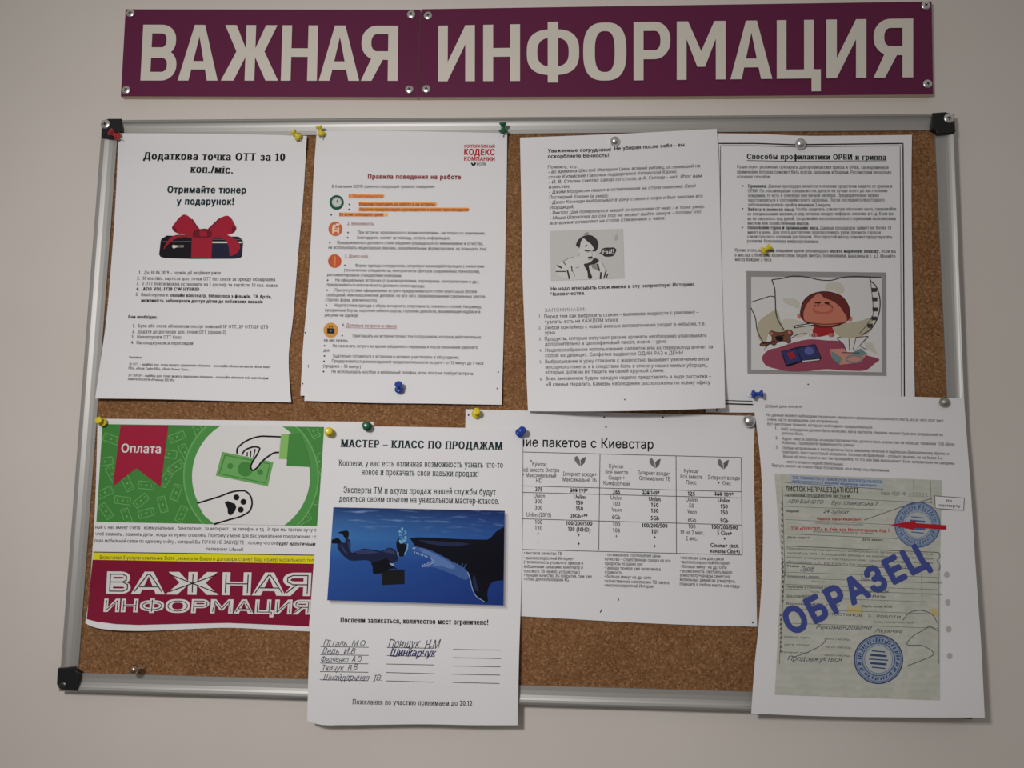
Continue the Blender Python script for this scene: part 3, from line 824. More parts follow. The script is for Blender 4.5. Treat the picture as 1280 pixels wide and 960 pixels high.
a.poly([(330, 260), (440, 265), (480, 300), (470, 350), (420, 330), (350, 300)], OLV2, 3)
a.poly([(135, 450), (200, 400), (270, 360), (330, 490), (360, 530), (300, 560), (215, 560), (180, 640), (150, 630)], OLV, 3, smooth=True)
a.poly([(330, 450), (420, 440), (500, 460), (600, 500), (560, 560), (430, 585), (410, 540), (350, 530)], OLV2, 3, smooth=True)
a.poly([(760, 490), (900, 470), (1010, 450), (1090, 430), (1100, 520), (1010, 585), (880, 605), (780, 550)], OLV, 3, smooth=True)
a.poly([(1030, 640), (1100, 640), (1150, 760), (1060, 740)], OLV2, 3)
for p, w in [([(62, 292), (160, 262), (240, 242), (265, 250)], 7), ([(60, 340), (95, 420), (115, 540), (165, 640)], 8), ([(238, 100), (330, 88), (400, 72), (540, 78), (640, 100), (735, 106), (850, 80), (1175, 80)], 8),
             ([(238, 100), (262, 170), (268, 260), (285, 430), (345, 535)], 9), ([(1080, 85), (1085, 110), (1120, 140), (1140, 175), (1140, 440), (1090, 520), (1010, 575)], 9),
             ([(1085, 110), (1095, 200), (1105, 300), (1108, 390), (1060, 480), (990, 560)], 5), ([(400, 605), (460, 570), (540, 560)], 6), ([(190, 680), (250, 620), (380, 625)], 5), ([(170, 710), (200, 660), (280, 655)], 4)]:
    a.stroke(p, w, INKG, 4, smooth=True)
for x, y in [(1115, 188), (1120, 268), (1124, 355), (1115, 432), (1080, 495)]: a.poly([(x - 24, y - 18), (x + 24, y - 16), (x + 24, y + 16), (x - 20, y + 18)], INKG, 4)
a.build('pillows', pic)
PNK = mat('print_rose', (150, 72, 92), .6)
a = Art(S4, cp)
a.poly([(62, 750), (170, 690), (300, 640), (420, 610), (560, 570), (700, 560), (830, 590), (900, 650), (1060, 700), (1182, 760), (1182, 895), (62, 872)], PW, 4)
a.poly([(155, 770), (200, 710), (300, 680), (420, 640), (560, 612), (700, 620), (850, 640), (900, 690), (1060, 750), (1160, 790), (1120, 820), (1060, 868), (900, 880), (690, 868), (560, 882), (300, 870), (170, 815)], PNK, 5, smooth=True)
a.build('blanket', pic)
BRNK = mat('print_outline_brown', (62, 36, 34), .6); SKIN = mat('print_skin', (196, 122, 100), .6); NOSE = mat('print_nose', (186, 96, 82), .6); HAIR = mat('print_auburn', (108, 48, 46), .6); REDP = mat('print_red', (164, 42, 48), .6)
a = Art(S4, cp)
a.poly([(590, 560), (600, 510), (640, 490), (740, 490), (770, 560), (720, 575), (600, 575)], REDP, 5, smooth=True)
a.disc((478, 412), 22, 22, SKIN, 5); a.disc((908, 434), 22, 22, SKIN, 5)
a.poly([(500, 440), (484, 400), (490, 340), (510, 285), (560, 235), (640, 206), (760, 210), (840, 245), (885, 300), (905, 360), (900, 440), (860, 470), (520, 460)], HAIR, 5, smooth=True)
a.poly([(520, 450), (512, 380), (540, 310), (590, 255), (645, 215), (680, 250), (760, 285), (820, 330), (855, 380), (880, 420), (880, 460), (800, 485), (690, 497), (590, 480)], SKIN, 6, smooth=True)
a.disc((678, 355), 90, 42, NOSE, 7); a.disc((678, 348), 74, 30, SKIN, 8)
a.stroke([(605, 300), (660, 296)], 8, INKG, 8); a.stroke([(690, 300), (745, 318)], 8, INKG, 8); a.stroke([(625, 325), (650, 300)], 6, INKG, 8); a.stroke([(720, 300), (690, 296)], 6, INKG, 8)
a.stroke([(560, 470), (690, 482), (860, 470)], 7, HAIR, 8, smooth=True)
a.stroke([(425, 505), (600, 478)], 22, INKG, 8); a.stroke([(440, 503), (600, 480)], 9, PALE, 9)
a.disc((600, 575), 28, 18, SKIN, 7); a.disc((750, 575), 28, 16, SKIN, 7)
a.stroke([(500, 440), (484, 400), (490, 340), (510, 285), (560, 235), (640, 206), (760, 210), (840, 245), (885, 300), (905, 360), (900, 440)], 5, BRNK, 8, smooth=True)
a.stroke([(520, 455), (600, 482), (690, 497), (800, 486), (880, 458)], 5, BRNK, 9, smooth=True)
a.poly([(655, 215), (640, 225), (628, 250), (634, 225)], HAIR, 9)
for p in [[(600, 316), (640, 330)], [(750, 320), (760, 340)]]: a.stroke(p, 5, BRNK, 9)
a.poly([(610, 292), (660, 290), (655, 300), (615, 304)], BRNK, 9); a.poly([(690, 290), (735, 296), (725, 308), (694, 304)], BRNK, 9)
for x in (562, 585, 606, 740, 760): a.stroke([(x, 568), (x + 2, 588)], 4, BRNK, 9)
a.build('sick_child', pic)
a = Art(S4, cp); BRN = mat('print_brown', (122, 78, 62), .6)
a.poly([(215, 560), (235, 540), (270, 550), (350, 545), (375, 530), (410, 540), (418, 565), (395, 590), (400, 630), (380, 645), (360, 630), (280, 640), (255, 665), (235, 650), (165, 668), (135, 660), (150, 640), (235, 630), (240, 590)], BRN, 7, smooth=True)
a.poly([(265, 590), (320, 580), (340, 600), (330, 625), (280, 622)], INK, 8); a.disc((235, 562), 12, 12, SKIN, 8); a.disc((390, 552), 14, 14, SKIN, 8)
a.stroke([(215, 560), (235, 540), (270, 550), (350, 545), (375, 530), (410, 540), (418, 565), (395, 590), (400, 630), (380, 645), (360, 630), (280, 640), (255, 665), (235, 650), (165, 668), (135, 660), (150, 640), (235, 630), (240, 590), (215, 560)], 5, BRNK, 9, smooth=True)
a.stroke([(160, 645), (270, 630)], 12, BRNK, 8); a.stroke([(275, 585), (345, 580)], 8, BRNK, 9)
a.build('teddy', pic)
a = Art(S4, cp); BLU = mat('print_indigo', (58, 60, 108), .6); BLU2 = mat('print_violet', (96, 98, 160), .6); TEAL = mat('print_teal', (112, 140, 138), .6); PEA = mat('print_salmon', (204, 140, 126), .6)
a.poly([(318, 715), (450, 680), (610, 652), (665, 770), (650, 795), (490, 808), (372, 848), (355, 830)], INK, 7)
a.poly([(325, 718), (452, 690), (605, 658), (655, 765), (490, 795), (365, 830)], BLU, 8)
a.poly([(370, 730), (420, 715), (445, 770), (395, 785)], REDP, 9); a.disc((558, 712), 40, 34, BLU2, 9); a.stroke([(452, 690), (495, 798)], 7, INK, 9); a.stroke([(500, 800), (648, 785)], 9, PW, 9)
a.build('book', pic)
a = Art(S4, cp)
a.poly([(735, 695), (860, 690), (1060, 730), (1000, 810), (820, 830), (750, 760)], PEA, 7); a.poly([(748, 710), (840, 770), (820, 830), (755, 775)], TEAL, 8); a.poly([(920, 730), (1000, 690), (1058, 735), (1010, 752)], TEAL, 8)
a.ring((945, 780), 68, 30, 14, TEAL, 8)
a.poly([(795, 600), (880, 600), (960, 600), (1065, 585), (990, 665), (940, 722), (880, 722), (855, 660)], PW, 9)
for p in [[(795, 600), (855, 655), (880, 722)], [(1065, 585), (990, 665), (1050, 700)], [(960, 600), (935, 700)], [(900, 605), (905, 710)], [(795, 600), (830, 590)], [(960, 595), (1065, 585)], [(835, 725), (990, 728)]]: a.stroke(p, 6, INKG, 10)
a.build('tissue_box', pic)

# ------------------------------------------------------------------ sheet: tariff table (landscape)
ST = Sheet('notice_sheet', 'wide white tariff table sheet, its left end under the shark sheet', 'notice',
           [(582, 511.5), (760, 515.5), (944, 520)], [(944, 520), (942.5, 560), (944, 660), (946.5, 783.5)],
           [(577, 766), (700, 773), (820, 779.5), (946.5, 783.5)], [(582, 511.5), (580, 640), (577, 766)],
           lambda u, v: .0006 + .012 * np.clip(v - .75, 0, 1) ** 2 * (.3 + u), 60, 44)
ct = crop(570, 500, .3125)
a = Art(ST, ct); a.text(252, 185.6, 790, 195, 'ние пакетов с Киевстар', INK, 'R', em=51); a.build('heading', ST.root)
a = Art(ST, ct)
for p in [[(200, 206), (1142, 230)], [(200, 341.5), (1142, 367)], [(200, 367.5), (1142, 392)], [(200, 473), (1142, 500)], [(200, 596), (1145, 620)], [(576, 216), (571, 602)], [(880, 224), (882, 612)], [(1141, 230), (1145, 620)]]:
    a.stroke(p, 2.2, INKG)
a.build('table_lines', ST.root)
a = Art(ST, ct)
for l in [(305, 263, 363, 265, 'Куіvstar'), (262, 287, 412, 288, 'Всё вместе Экстра'), (264, 308, 400, 310, '+ Максимальный'), (320, 330, 345, 331, 'НD'), (428, 303, 562, 306, 'Інтернет всюди+'), (427, 325, 562, 328, 'Максимальне ТБ'),
          (612, 272, 672, 273, 'Куіvstar'), (598, 296, 688, 298, 'Всё вместе'), (610, 318, 675, 320, 'Смарт +'), (590, 339, 693, 343, 'Комфортный'), (730, 298, 858, 303, 'Інтернет всюди+'), (733, 320, 857, 324, 'Оптимальне ТБ'),
          (912, 290, 970, 292, 'Куіvstar'), (898, 313, 985, 316, 'Всё вместе'), (921, 337, 962, 338, 'Плюс'), (1008, 317, 1135, 320, 'Інтернет всюди'), (1046, 339, 1098, 341, '+ Кіно'),
          (310, 390, 355, 391, 'Unlim'), (316, 413, 345, 414, '300'), (316, 438, 345, 439, '300'), (282, 466, 380, 468, 'Unlim (20Гб)'), (316, 496, 345, 497, '100'), (316, 520, 345, 521, '120'), (325, 543, 332, 543, '+'), (324, 577, 331, 577, '+'),
          (618, 398, 664, 400, 'Unlim'), (627, 422, 656, 423, '100'), (622, 446, 662, 447, 'Veon'), (624, 476, 657, 477, '6Gb'), (627, 505, 656, 506, '100'), (627, 529, 656, 530, '106'), (638, 553, 645, 553, '+'),
          (919, 405, 965, 407, 'Unlim'), (932, 430, 951, 431, '50'), (925, 454, 962, 455, 'Veon'), (928, 487, 960, 488, '6Gb'), (930, 513, 958, 514, '100'), (897, 536, 992, 539, '19 на 2 мес.'), (920, 561, 966, 562, '2 мес.')]:
    a.text(*l, INKG, 'r', em=23)
for l in [(317, 365, 345, 366, '375'), (457, 369, 527, 371, '399 199*'), (470, 394, 517, 396, 'Unlim'), (479, 418, 508, 419, '150'), (479, 442, 508, 443, '150'), (457, 471, 526, 473, '20Gb+**'), (440, 500, 545, 502, '100/200/500'), (448, 524, 538, 527, '130 (10HD)'), (487, 548, 495, 548, '+'), (487, 583, 495, 583, '+'),
          (627, 374, 656, 375, '265'), (745, 378, 814, 380, '228 149*'), (771, 403, 818, 405, 'Unlim'), (780, 427, 810, 428, '150'), (780, 450, 810, 451, '150'), (779, 480, 812, 481, '5Gb'), (743, 509, 846, 511, '100/200/500'), (781, 533, 809, 534, '101'), (791, 557, 799, 557, '+'), (791, 592, 799, 592, '+'),
          (927, 382, 956, 383, '125'), (1035, 383, 1110, 387, '169 109*'), (1047, 408, 1096, 410, 'Unlim'), (1058, 433, 1087, 434, '150'), (1058, 457, 1087, 458, '150'), (1057, 490, 1089, 491, '5Gb'), (1022, 515, 1127, 518, '100/200/500'), (1045, 539, 1104, 541, '5 Cine+'), (1071, 563, 1079, 563, '+'), (1018, 588, 1132, 591, 'Cinema+ (вкл.'), (1017, 610, 1135, 614, 'каналы Cine+)')]:
    a.text(*l, INK, 'b', em=22)
for p in [[(457, 364), (488, 364)], [(745, 373), (775, 374)], [(1030, 378), (1066, 379)]]: a.stroke(p, 2.2, INK, 2)
a.build('table_text', ST.root)
a = Art(ST, ct)
for l in [(272, 617, 423, 621, '• высокое качество ТВ'), (272, 637, 470, 641, '• высокоскоростной Интернет'), (272, 653, 508, 659, '(+возможность управлять эфиром и'), (272, 671, 507, 676, 'избранными каналами, кинотеатр и'), (272, 689, 495, 695, 'просмотр ТВ на моб. устройствах)'), (272, 706, 543, 712, '• лучшее качество 3G покрытия, сим уже'), (272, 721, 450, 726, 'готова для пользования 4G'),
          (597, 624, 820, 630, '• оптимальное соотношение цена-'), (596, 641, 858, 649, 'качество – существенная скидка на все'), (596, 659, 747, 663, 'продукты из одних рук'), (596, 677, 818, 683, '• аренда тюнера уже включена в'), (595, 694, 663, 696, 'стоимость'), (594, 711, 780, 717, '• больше минут на др. сети'), (594, 729, 852, 737, '• качественное наполнение ТВ пакета'), (594, 746, 795, 752, '• высокоскоростной Интернет'),
          (897, 636, 1070, 642, '• основная сим для связи'), (897, 653, 1097, 659, '• высокоскоростной Интернет'), (897, 671, 1082, 676, '• больше минут на др. сети'), (896, 689, 1105, 695, '• возможность смотреть видео'), (896, 706, 1097, 712, '(кинотеатр+каналы сине+) на'), (896, 723, 1117, 731, 'мобильных девайсах (смартфон,'), (895, 741, 1135, 751, 'планшет) в любом месте «на ходу»')]:
    a.text(*l, INK, 'r', em=18)
a.build('notes_text', ST.root)
for x, y in [(593, 69), (828, 69), (600, 108), (50, 60), (1187, 890)]:
    a = Art(ST, ct); a.disc((x, y), 3.6, m_=INK, n=8); a.build('pin_hole', ST.root)
for p0, p1 in [((299, 240), (302, 247)), ((582, 838), (577, 850)), ((648, 792), (651, 802))]:
    a = Art(ST, ct); a.stroke([p0, p1], 3.6, INK); a.build('pen_mark', ST.root)
for x, y in [(496, 245), (795, 253), (1068, 257)]:
    a = Art(ST, ct)
    a.poly([(x - 21, y - 16), (x - 12, y - 22), (x - 2, y - 6), (x + 2, y + 20), (x - 12, y + 10), (x - 22, y - 4)], mat('print_leaf_grey', (120, 118, 116), .6), 1)
    a.poly([(x + 4, y + 20), (x + 2, y - 4), (x + 12, y - 14), (x + 24, y - 18), (x + 18, y + 6)], INKM, 1)
    a.build('logo', ST.root)

# ------------------------------------------------------------------ sheet: employees, tidy up (over the flu sheet)
S3 = Sheet('notice_sheet', 'white sheet headed Уважаемые сотрудники with a small grey portrait and a Fail! speech bubble', 'notice',
           [(650, 172), (720, 169.5), (800, 166), (896, 161)], [(896, 161), (898.5, 200), (900.5, 281), (902.5, 353), (905, 442), (906.5, 510)],
           [(660, 514), (740, 514.2), (830, 512.6), (906.5, 510)], [(650, 172), (651.5, 250), (652.8, 330), (656.4, 429), (660, 514)],
           lambda u, v: .0034 + .0028 * gauss(v, .1) + (.13 * np.clip(v - .66, 0, 1) ** 2) * (.25 + 1.0 * np.sin(np.clip(u, 0, 1) * 2.6)))
c7, c7b = crop(640, 150, .21875), crop(640, 320, .21875)
a = Art(S3, c7)
a.text(205, 185, 565, 178, 'Уважаемые сотрудники!', INK, 'b', em=29); a.text(585, 173, 985, 150, 'Не убирая после себя - вы', INK, 'b', em=29)
a.text(205, 217, 553, 211, 'оскорбляете Вечность!', INK, 'b', em=29)
a.build('heading', S3.root)
a = Art(S3, c7)
a.text(205, 277, 372, 275, 'Помните, что:', INK, em=27)
for l in [(208, 305, 1075, 270, '- во времена Шестой Империи Цинь всякий китаец, оставивший на'), (208, 335, 942, 303, 'столе Китайские Палочки подвергался Китайской Казни;'), (210, 363, 1085, 327, '- И. В. Сталин сметал сахар со стола, а А. Гитлер - нет. Итог вам'), (210, 391, 332, 387, 'известен;'),
          (212, 421, 1050, 384, '- Джим Моррисон нашел в оставленном на столе пакетике Свой'), (212, 450, 552, 441, 'Последний Кокаин (и умер);'), (213, 480, 1090, 442, '- Джон Кеннеди выбрасывал в урну стакан с кофе и был заказан его'), (213, 508, 355, 504, 'уборщицей;'),
          (214, 540, 1100, 502, '- Виктор Цой поперхнулся мацой (и крошками от нее) - и тоже умер.'), (215, 569, 1080, 532, '- Маша Шарапова до сих пор не может выйти замуж - потому что'), (215, 598, 875, 568, 'все время оставляет на столе стаканчики с чаем.')]:
    a.text(*l, INK, 'i', em=27)
a.build('body_text', S3.root)
a = Art(S3, c7b)
a.text(222, 197, 1040, 170, 'Не надо вписывать свои имена в эту неприятную Историю', INK, 'b', em=28); a.text(222, 227, 418, 220, 'Человечества.', INK, 'b', em=28)
a.text(187, 320, 420, 314, 'ЗАПОМИНАЕМ:', INKL, 'r', em=29)
for l in [(185, 356, 1068, 329, 'Перед тем как выбросить стакан – выливаем жидкости с раковину –'), (187, 386, 607, 374, 'туалеты есть на КАЖДОМ этаже'), (187, 419, 1105, 395, 'Любой контейнер с новой жизнью автоматически уходит в небытие, т.е.'), (188, 448, 245, 446, 'урна'),
          (187, 483, 1112, 462, 'Продукты, которые излучают резкие ароматы необходимо упаковывать'), (188, 513, 882, 496, 'дополнительно в целлофановый пакет, иначе – урна'), (190, 548, 1147, 527, 'Нецелесообразное использование салфеток или их перерасход влечет за'), (190, 578, 978, 562, 'собой их дефицит. Салфетки выдаются ОДИН РАЗ в ДЕНЬ!'),
          (190, 613, 1123, 596, 'Выбрасывание в урну стаканов с жидкостью вызывает увеличение веса'), (192, 644, 1117, 632, 'мусорного пакета, а в следствии боль в спине у наших милых уборщиц,'), (192, 674, 870, 663, 'которые должны их тащить на своей хрупкой спине.'), (193, 710, 1138, 696, 'Всех виновников будем каждую неделю представлять в виде рассылки –'), (196, 743, 1133, 731, '«Я свинья Недели!». Камеры наблюдения расположены по всему офису')]:
    a.text(*l, INK, 'r', em=29)
for x, y, t in [(153, 353, '1.'), (153, 418, '2.'), (155, 482, '3.'), (157, 548, '4.'), (158, 613, '5.'), (160, 711, '6.')]: a.text(x, y, x + 12, y, t, INKM, em=24)
a.disc((644, 820), 4, m_=INK, n=8)
a.build('list_text', S3.root)
ch_ = crop(680, 280, 110 / 1280)
PG = mat('print_portrait_grey', (206, 204, 201), .7); PGL = mat('print_portrait_pale', (216, 214, 211), .7); PGD = mat('print_portrait_dark', (62, 58, 58), .6); PGM = mat('print_portrait_mid', (150, 146, 144), .6)
a = Art(S3, ch_)
a.poly([(85, 100), (1150, 70), (1170, 790), (100, 825)], PG, 1)
a.poly([(590, 135), (640, 115), (655, 150), (580, 160)], PGM, 2); a.poly([(1030, 170), (1070, 150), (1080, 230), (1030, 245)], mat('print_portrait_soft', (184, 181, 178), .7), 2)
por = a.build('portrait_picture', S3.root)
a = Art(S3, ch_)
a.poly([(270, 550), (420, 480), (500, 470), (590, 560), (700, 560), (800, 540), (880, 640), (940, 770), (900, 800), (360, 810), (170, 700), (190, 600)], PGL, 2, smooth=True, clip=[(85, 100), (1150, 70), (1170, 790), (100, 825)])
a.poly([(500, 330), (570, 200), (700, 230), (760, 380), (745, 470), (700, 540), (640, 565), (560, 540), (500, 450)], PGL, 3, smooth=True)
a.poly([(468, 320), (480, 260), (530, 200), (590, 168), (660, 160), (720, 180), (770, 230), (792, 285), (770, 370), (745, 405), (730, 370), (690, 300), (640, 260), (570, 210), (535, 260), (525, 320), (510, 360), (500, 330)], PGD, 4, smooth=True)
a.poly([(585, 380), (680, 385), (690, 394), (640, 400), (590, 394)], PGD, 4); a.poly([(700, 385), (750, 375), (755, 395), (705, 400)], PGD, 4)
a.stroke([(620, 405), (655, 412)], 7, PGM, 4); a.stroke([(715, 410), (735, 408)], 7, PGM, 4); a.stroke([(690, 400), (705, 450), (690, 475)], 6, PGM, 4)
a.poly([(632, 490), (650, 474), (700, 472), (714, 490), (700, 506), (645, 506)], PGD, 4); a.stroke([(640, 522), (690, 520)], 6, PGM, 4)
a.poly([(595, 335), (620, 298), (630, 305), (612, 330)], PGD, 4)
a.poly([(585, 580), (640, 570), (700, 530), (725, 498), (800, 535), (780, 560), (700, 590), (655, 600), (660, 660), (688, 795), (660, 800), (630, 690)], PGD, 4, smooth=True)
a.poly([(680, 590), (770, 580), (800, 680), (700, 640)], PGM, 4)
a.poly([(765, 580), (790, 575), (815, 680), (800, 690)], PGD, 4)
for p, w in [([(270, 545), (350, 500), (430, 482)], 9), ([(190, 600), (260, 640)], 22), ([(170, 690), (320, 690)], 14), ([(340, 670), (370, 800)], 22), ([(400, 610), (410, 690)], 16), ([(460, 640), (510, 625)], 8), ([(420, 690), (450, 760)], 8),
             ([(905, 670), (870, 790)], 18), ([(930, 720), (900, 790)], 18), ([(830, 700), (820, 800)], 24), ([(850, 570), (890, 650)], 8), ([(280, 550), (320, 600)], 12), ([(500, 470), (520, 420)], 7)]:
    a.stroke(p, w, PGD if w > 10 else PGM, 4)
a.build('man', por)
a = Art(S3, ch_)
a.poly([(835, 370), (870, 350), (950, 343), (1030, 348), (1052, 370), (1040, 410), (1010, 460), (940, 475), (870, 465), (838, 430)], PGD, 3, smooth=True); a.poly([(785, 440), (840, 400), (850, 425)], PGD, 3)
a.text(848, 440, 1022, 428, 'Fail!', PGL, 'bi', em=92, layer=4)
a.build('speech_bubble', por)

# ------------------------------------------------------------------ sheet: green payment poster
SG = Sheet('notice_sheet', 'landscape green and crimson poster about payment with banknotes and a black paw print', 'notice',
           [(122, 523.4), (240, 524.6), (350, 526), (467, 527.3)], [(467, 527.3), (464, 620), (456, 790)],
           [(106.5, 779), (116, 783.5), (139, 787.4), (172, 788.8), (229, 787), (285, 785.2), (341, 787.8), (400, 790.5), (456, 791)],
           [(122, 523.4), (120.4, 587), (118.5, 640), (115, 696), (110.6, 752), (106.5, 779)],
           lambda u, v: .0005 + .11 * np.clip(v - .78, 0, 1) ** 2 * np.clip(1 - 2.2 * u, 0, 1) + .0012 * sstep(.8, 1, v) * (1 + np.sin(u * 15)) * np.clip(1 - 1.8 * u, 0, 1), 64, 48)
cb = crop(90, 510, 330 / 1280); cc = crop(60, 640, 360 / 1280)
BQ = [(148, 78), (1222, 92), (1190, 572), (118, 552)]
GR = mat('print_green', (72, 138, 66), .55); GRL = mat('print_light_green', (112, 172, 98), .55); GRD = mat('print_mid_green', (82, 150, 76), .55); LIM = mat('print_lime', (138, 190, 104), .55)
PRW = mat('print_paper_white', (224, 222, 220), .7)
a = Art(SG, cb)
a.poly(BQ, GR, 1)
for x, y, r in [(190, 150, 20), (510, 140, -20), (610, 105, 70), (470, 222, 10), (505, 285, -35), (548, 215, 60), (360, 375, 5), (455, 345, -60), (268, 365, 65), (160, 410, -25), (245, 448, 8), (335, 450, -40), (440, 468, 75), (360, 510, -15), (505, 410, -70), (165, 500, 55), (265, 525, 70), (530, 515, -65), (160, 260, -10), (195, 320, 60), (1170, 110, 60), (1200, 260, -70), (1175, 430, 60), (1120, 540, -30), (1190, 350, 80)]:
    t = math.radians(r); cs, sn = math.cos(t), math.sin(t)
    R_ = lambda pts: [(x + px * cs - py * sn, y + px * sn + py * cs) for px, py in pts]
    a.stroke(R_([(-38, -18), (38, -18), (38, 18), (-38, 18), (-38, -18)]), 4.5, GRL, 2, clip=BQ, step=3)
    a.stroke(R_([(-26, -9), (-26, 9)]), 3.5, GRL, 2, clip=BQ); a.stroke(R_([(26, -9), (26, 9)]), 3.5, GRL, 2, clip=BQ)
    a.disc(R_([(0, 0)])[0], 6, 6, GRL, 2, n=10, clip=BQ)
CC = (868, 332)
a.disc(CC, 330, 330, GRL, 3, n=72, clip=BQ); a.disc(CC, 322, 322, GRD, 4, n=72, clip=BQ); a.disc(CC, 286, 286, PRW, 5, n=72, clip=BQ)
ban = a.build('green_banner', SG.root)
a = Art(SG, cb)
a.poly([(235, 82), (467, 84), (430, 382), (312, 292), (198, 380)], mat('print_crimson', (164, 36, 62), .55), 3)
a.text(238, 215, 430, 219, 'Оплата', PRW, 'b', em=56, layer=4)
a.build('pennant', ban)
a = Art(SG, cb)
a.poly([(728, 212), (977, 262), (950, 380), (697, 328)], GRL, 6); a.stroke([(742, 228), (960, 271), (938, 364), (714, 318), (742, 228)], 5, GR, 7)
a.disc((840, 296), 36, 36, GR, 7); a.disc((767, 281), 14, 14, GR, 7); a.disc((912, 311), 14, 14, GR, 7)
a.build('banknote', ban)
a = Art(SG, cb)
a.poly([(800, 222), (802, 195), (830, 170), (880, 145), (910, 138), (1010, 138), (1005, 215), (985, 216), (950, 235), (920, 260), (890, 296), (875, 302), (868, 290), (875, 265), (886, 244), (850, 236), (825, 225)], PRW, 8)
for p in [[(800, 222), (801, 198), (820, 177), (880, 145), (910, 138), (960, 138), (1012, 140)], [(1004, 215), (985, 216), (950, 235), (920, 260), (890, 295), (875, 302), (867, 288), (875, 262), (890, 238), (905, 210), (910, 195), (895, 189), (860, 194), (835, 208), (824, 226)]]: a.stroke(p, 8, INK, 9, smooth=True)
for p in [[(850, 214), (849, 234)], [(867, 208), (865, 238)], [(888, 198), (880, 240)]]: a.stroke(p, 6, INK, 9)
a.poly([(1014, 128), (1052, 125), (1042, 248), (1004, 246)], LIM, 9); a.poly([(1052, 125), (1108, 122), (1140, 210), (1154, 286), (1040, 280)], GR, 9)
a.build('hand', ban)
a = Art(SG, cb)
a.poly([(607, 462), (810, 402), (845, 404), (866, 425), (874, 460), (860, 500), (830, 520), (690, 563), (640, 520)], PRW, 6)
a.stroke([(607, 462), (700, 434), (805, 402), (840, 403), (864, 425), (873, 460), (862, 498), (830, 520), (760, 542), (688, 563)], 8, INK, 7, smooth=True)
a.poly([(740, 458), (755, 450), (772, 458), (790, 464), (797, 480), (790, 500), (776, 517), (764, 521), (755, 508), (754, 488)], INK, 7)
for x, y in [(797, 433), (831, 455), (818, 493)]: a.disc((x, y), 14.5, 14.5, INK, 7)
a.build('paw', ban)
a = Art(SG, cc)
for l in [(210, 74, 1192, 87, 'ный с нас имеет счета : коммунальные , банковские , за интернет , за телефон и тд . И при мы тратим кучу с'), (210, 104, 1192, 117, 'чтоб помнить , помнить даты , когда их нужно оплатить. Поэтому у меня для Вас уникальное предложение : о'),
          (207, 134, 1010, 145, 'плач мобильной связи по единому счёту , который Вы ТОЧНО НЕ ЗАБУДЕТЕ , потому что он'), (702, 171, 865, 174, 'телефону Lifecell')]:
    a.text(*l, INKG, 'r', em=21)
a.text(1014, 146, 1188, 150, 'будет идентичным', INK, 'bi', em=21)
a.build('body_text', SG.root)
a = Art(SG, cc)
a.poly([(201, 180), (1185, 194), (1183, 230), (198, 212)], mat('print_yellow', (232, 222, 38), .55), 1); a.stroke([(201, 178), (1185, 192)], 4, INKG, 2)
a.text(230, 209, 1180, 222, 'Включаем 3 услуги компании Воля , номером Вашего договора станет Ваш номер мобильного тел', INKG, 'r', em=22, layer=2)
a.build('yellow_strip', SG.root)
CRI = mat('print_maroon', (134, 26, 56), .55)
a = Art(SG, cc)
a.poly([(198, 212), (1183, 230), (1159, 509), (1050, 503), (950, 499), (800, 493), (600, 497), (400, 502), (300, 498), (215, 487), (172, 476)], CRI, 1)
pan = a.build('crimson_panel', SG.root)
a = Art(SG, cc)
SK = {'В': [[(0, 0), (0, 1), (.7, 1), (.92, .88), (.92, .66), (.7, .54), (0, .54)], [(.7, .54), (1, .4), (1, .14), (.75, 0), (0, 0)]], 'А': [[(0, 0), (.46, 1), (.54, 1), (1, 0)], [(.18, .28), (.82, .28)]],
      'Ж': [[(.5, 0), (.5, 1)], [(0, 0), (1, 1)], [(0, 1), (1, 0)]], 'Н': [[(0, 0), (0, 1)], [(1, 0), (1, 1)], [(0, .5), (1, .5)]], 'Я': [[(1, 0), (1, 1), (.3, 1), (.05, .88), (.05, .62), (.3, .48), (1, .48)], [(.5, .48), (0, 0)]],
      'И': [[(0, 1), (0, 0), (1, 1), (1, 0)]], 'Ф': [[(.5, -.08), (.5, 1.08)], [(.5 + .5 * math.cos(k * math.pi / 10), .5 + .4 * math.sin(k * math.pi / 10)) for k in range(21)]], 'О': [[(.5 + .5 * math.cos(k * math.pi / 10), .5 + .5 * math.sin(k * math.pi / 10)) for k in range(21)]],
      'Р': [[(0, 0), (0, 1), (.7, 1), (1, .86), (1, .6), (.7, .46), (0, .46)]], 'М': [[(0, 0), (.12, 1), (.5, .25), (.88, 1), (1, 0)]], 'Ц': [[(0, 1), (0, 0), (.82, 0), (.82, 1)], [(.82, 0), (1, 0), (1, -.25)]]}
PLUM = mat('print_dark_plum', (58, 18, 36), .55)
def inline(row, x_a, x_b, y0, y1, yt0, yt1, w, th, wi):
    for ch, xa, xb in row:
        def at(u, v):
            x = xa + u * (xb - xa); f = (x - x_a) / (x_b - x_a)
            b_, t_ = y0 + (y1 - y0) * f, yt0 + (yt1 - yt0) * f
            return np.array([x + v * 5, b_ + (t_ - b_) * v])
        for pg in unit_letter(ch, th): a.poly([at(*p) for p in pg], PRW, 2, sub=12)
        W_, H_ = (xb - xa), abs(y0 - yt0); iu, iv = w / 2 / W_, th / 2
        for pl in SK[ch]:
            q = [at(iu + u * (1 - 2 * iu), iv + v * (1 - 2 * iv)) for u, v in pl]
            for p0, p1 in zip(q, q[1:]):
                d = (p1 - p0) / max(np.linalg.norm(p1 - p0), 1e-6) * wi * .4
                a.stroke([p0 - d, p1 + d], wi, PLUM, 5)
inline([('В', 258, 366), ('А', 368, 520), ('Ж', 522, 758), ('Н', 772, 900), ('А', 905, 1055), ('Я', 1042, 1166)], 258, 1166, 363, 374, 264, 270, 30, .24, 4.2)
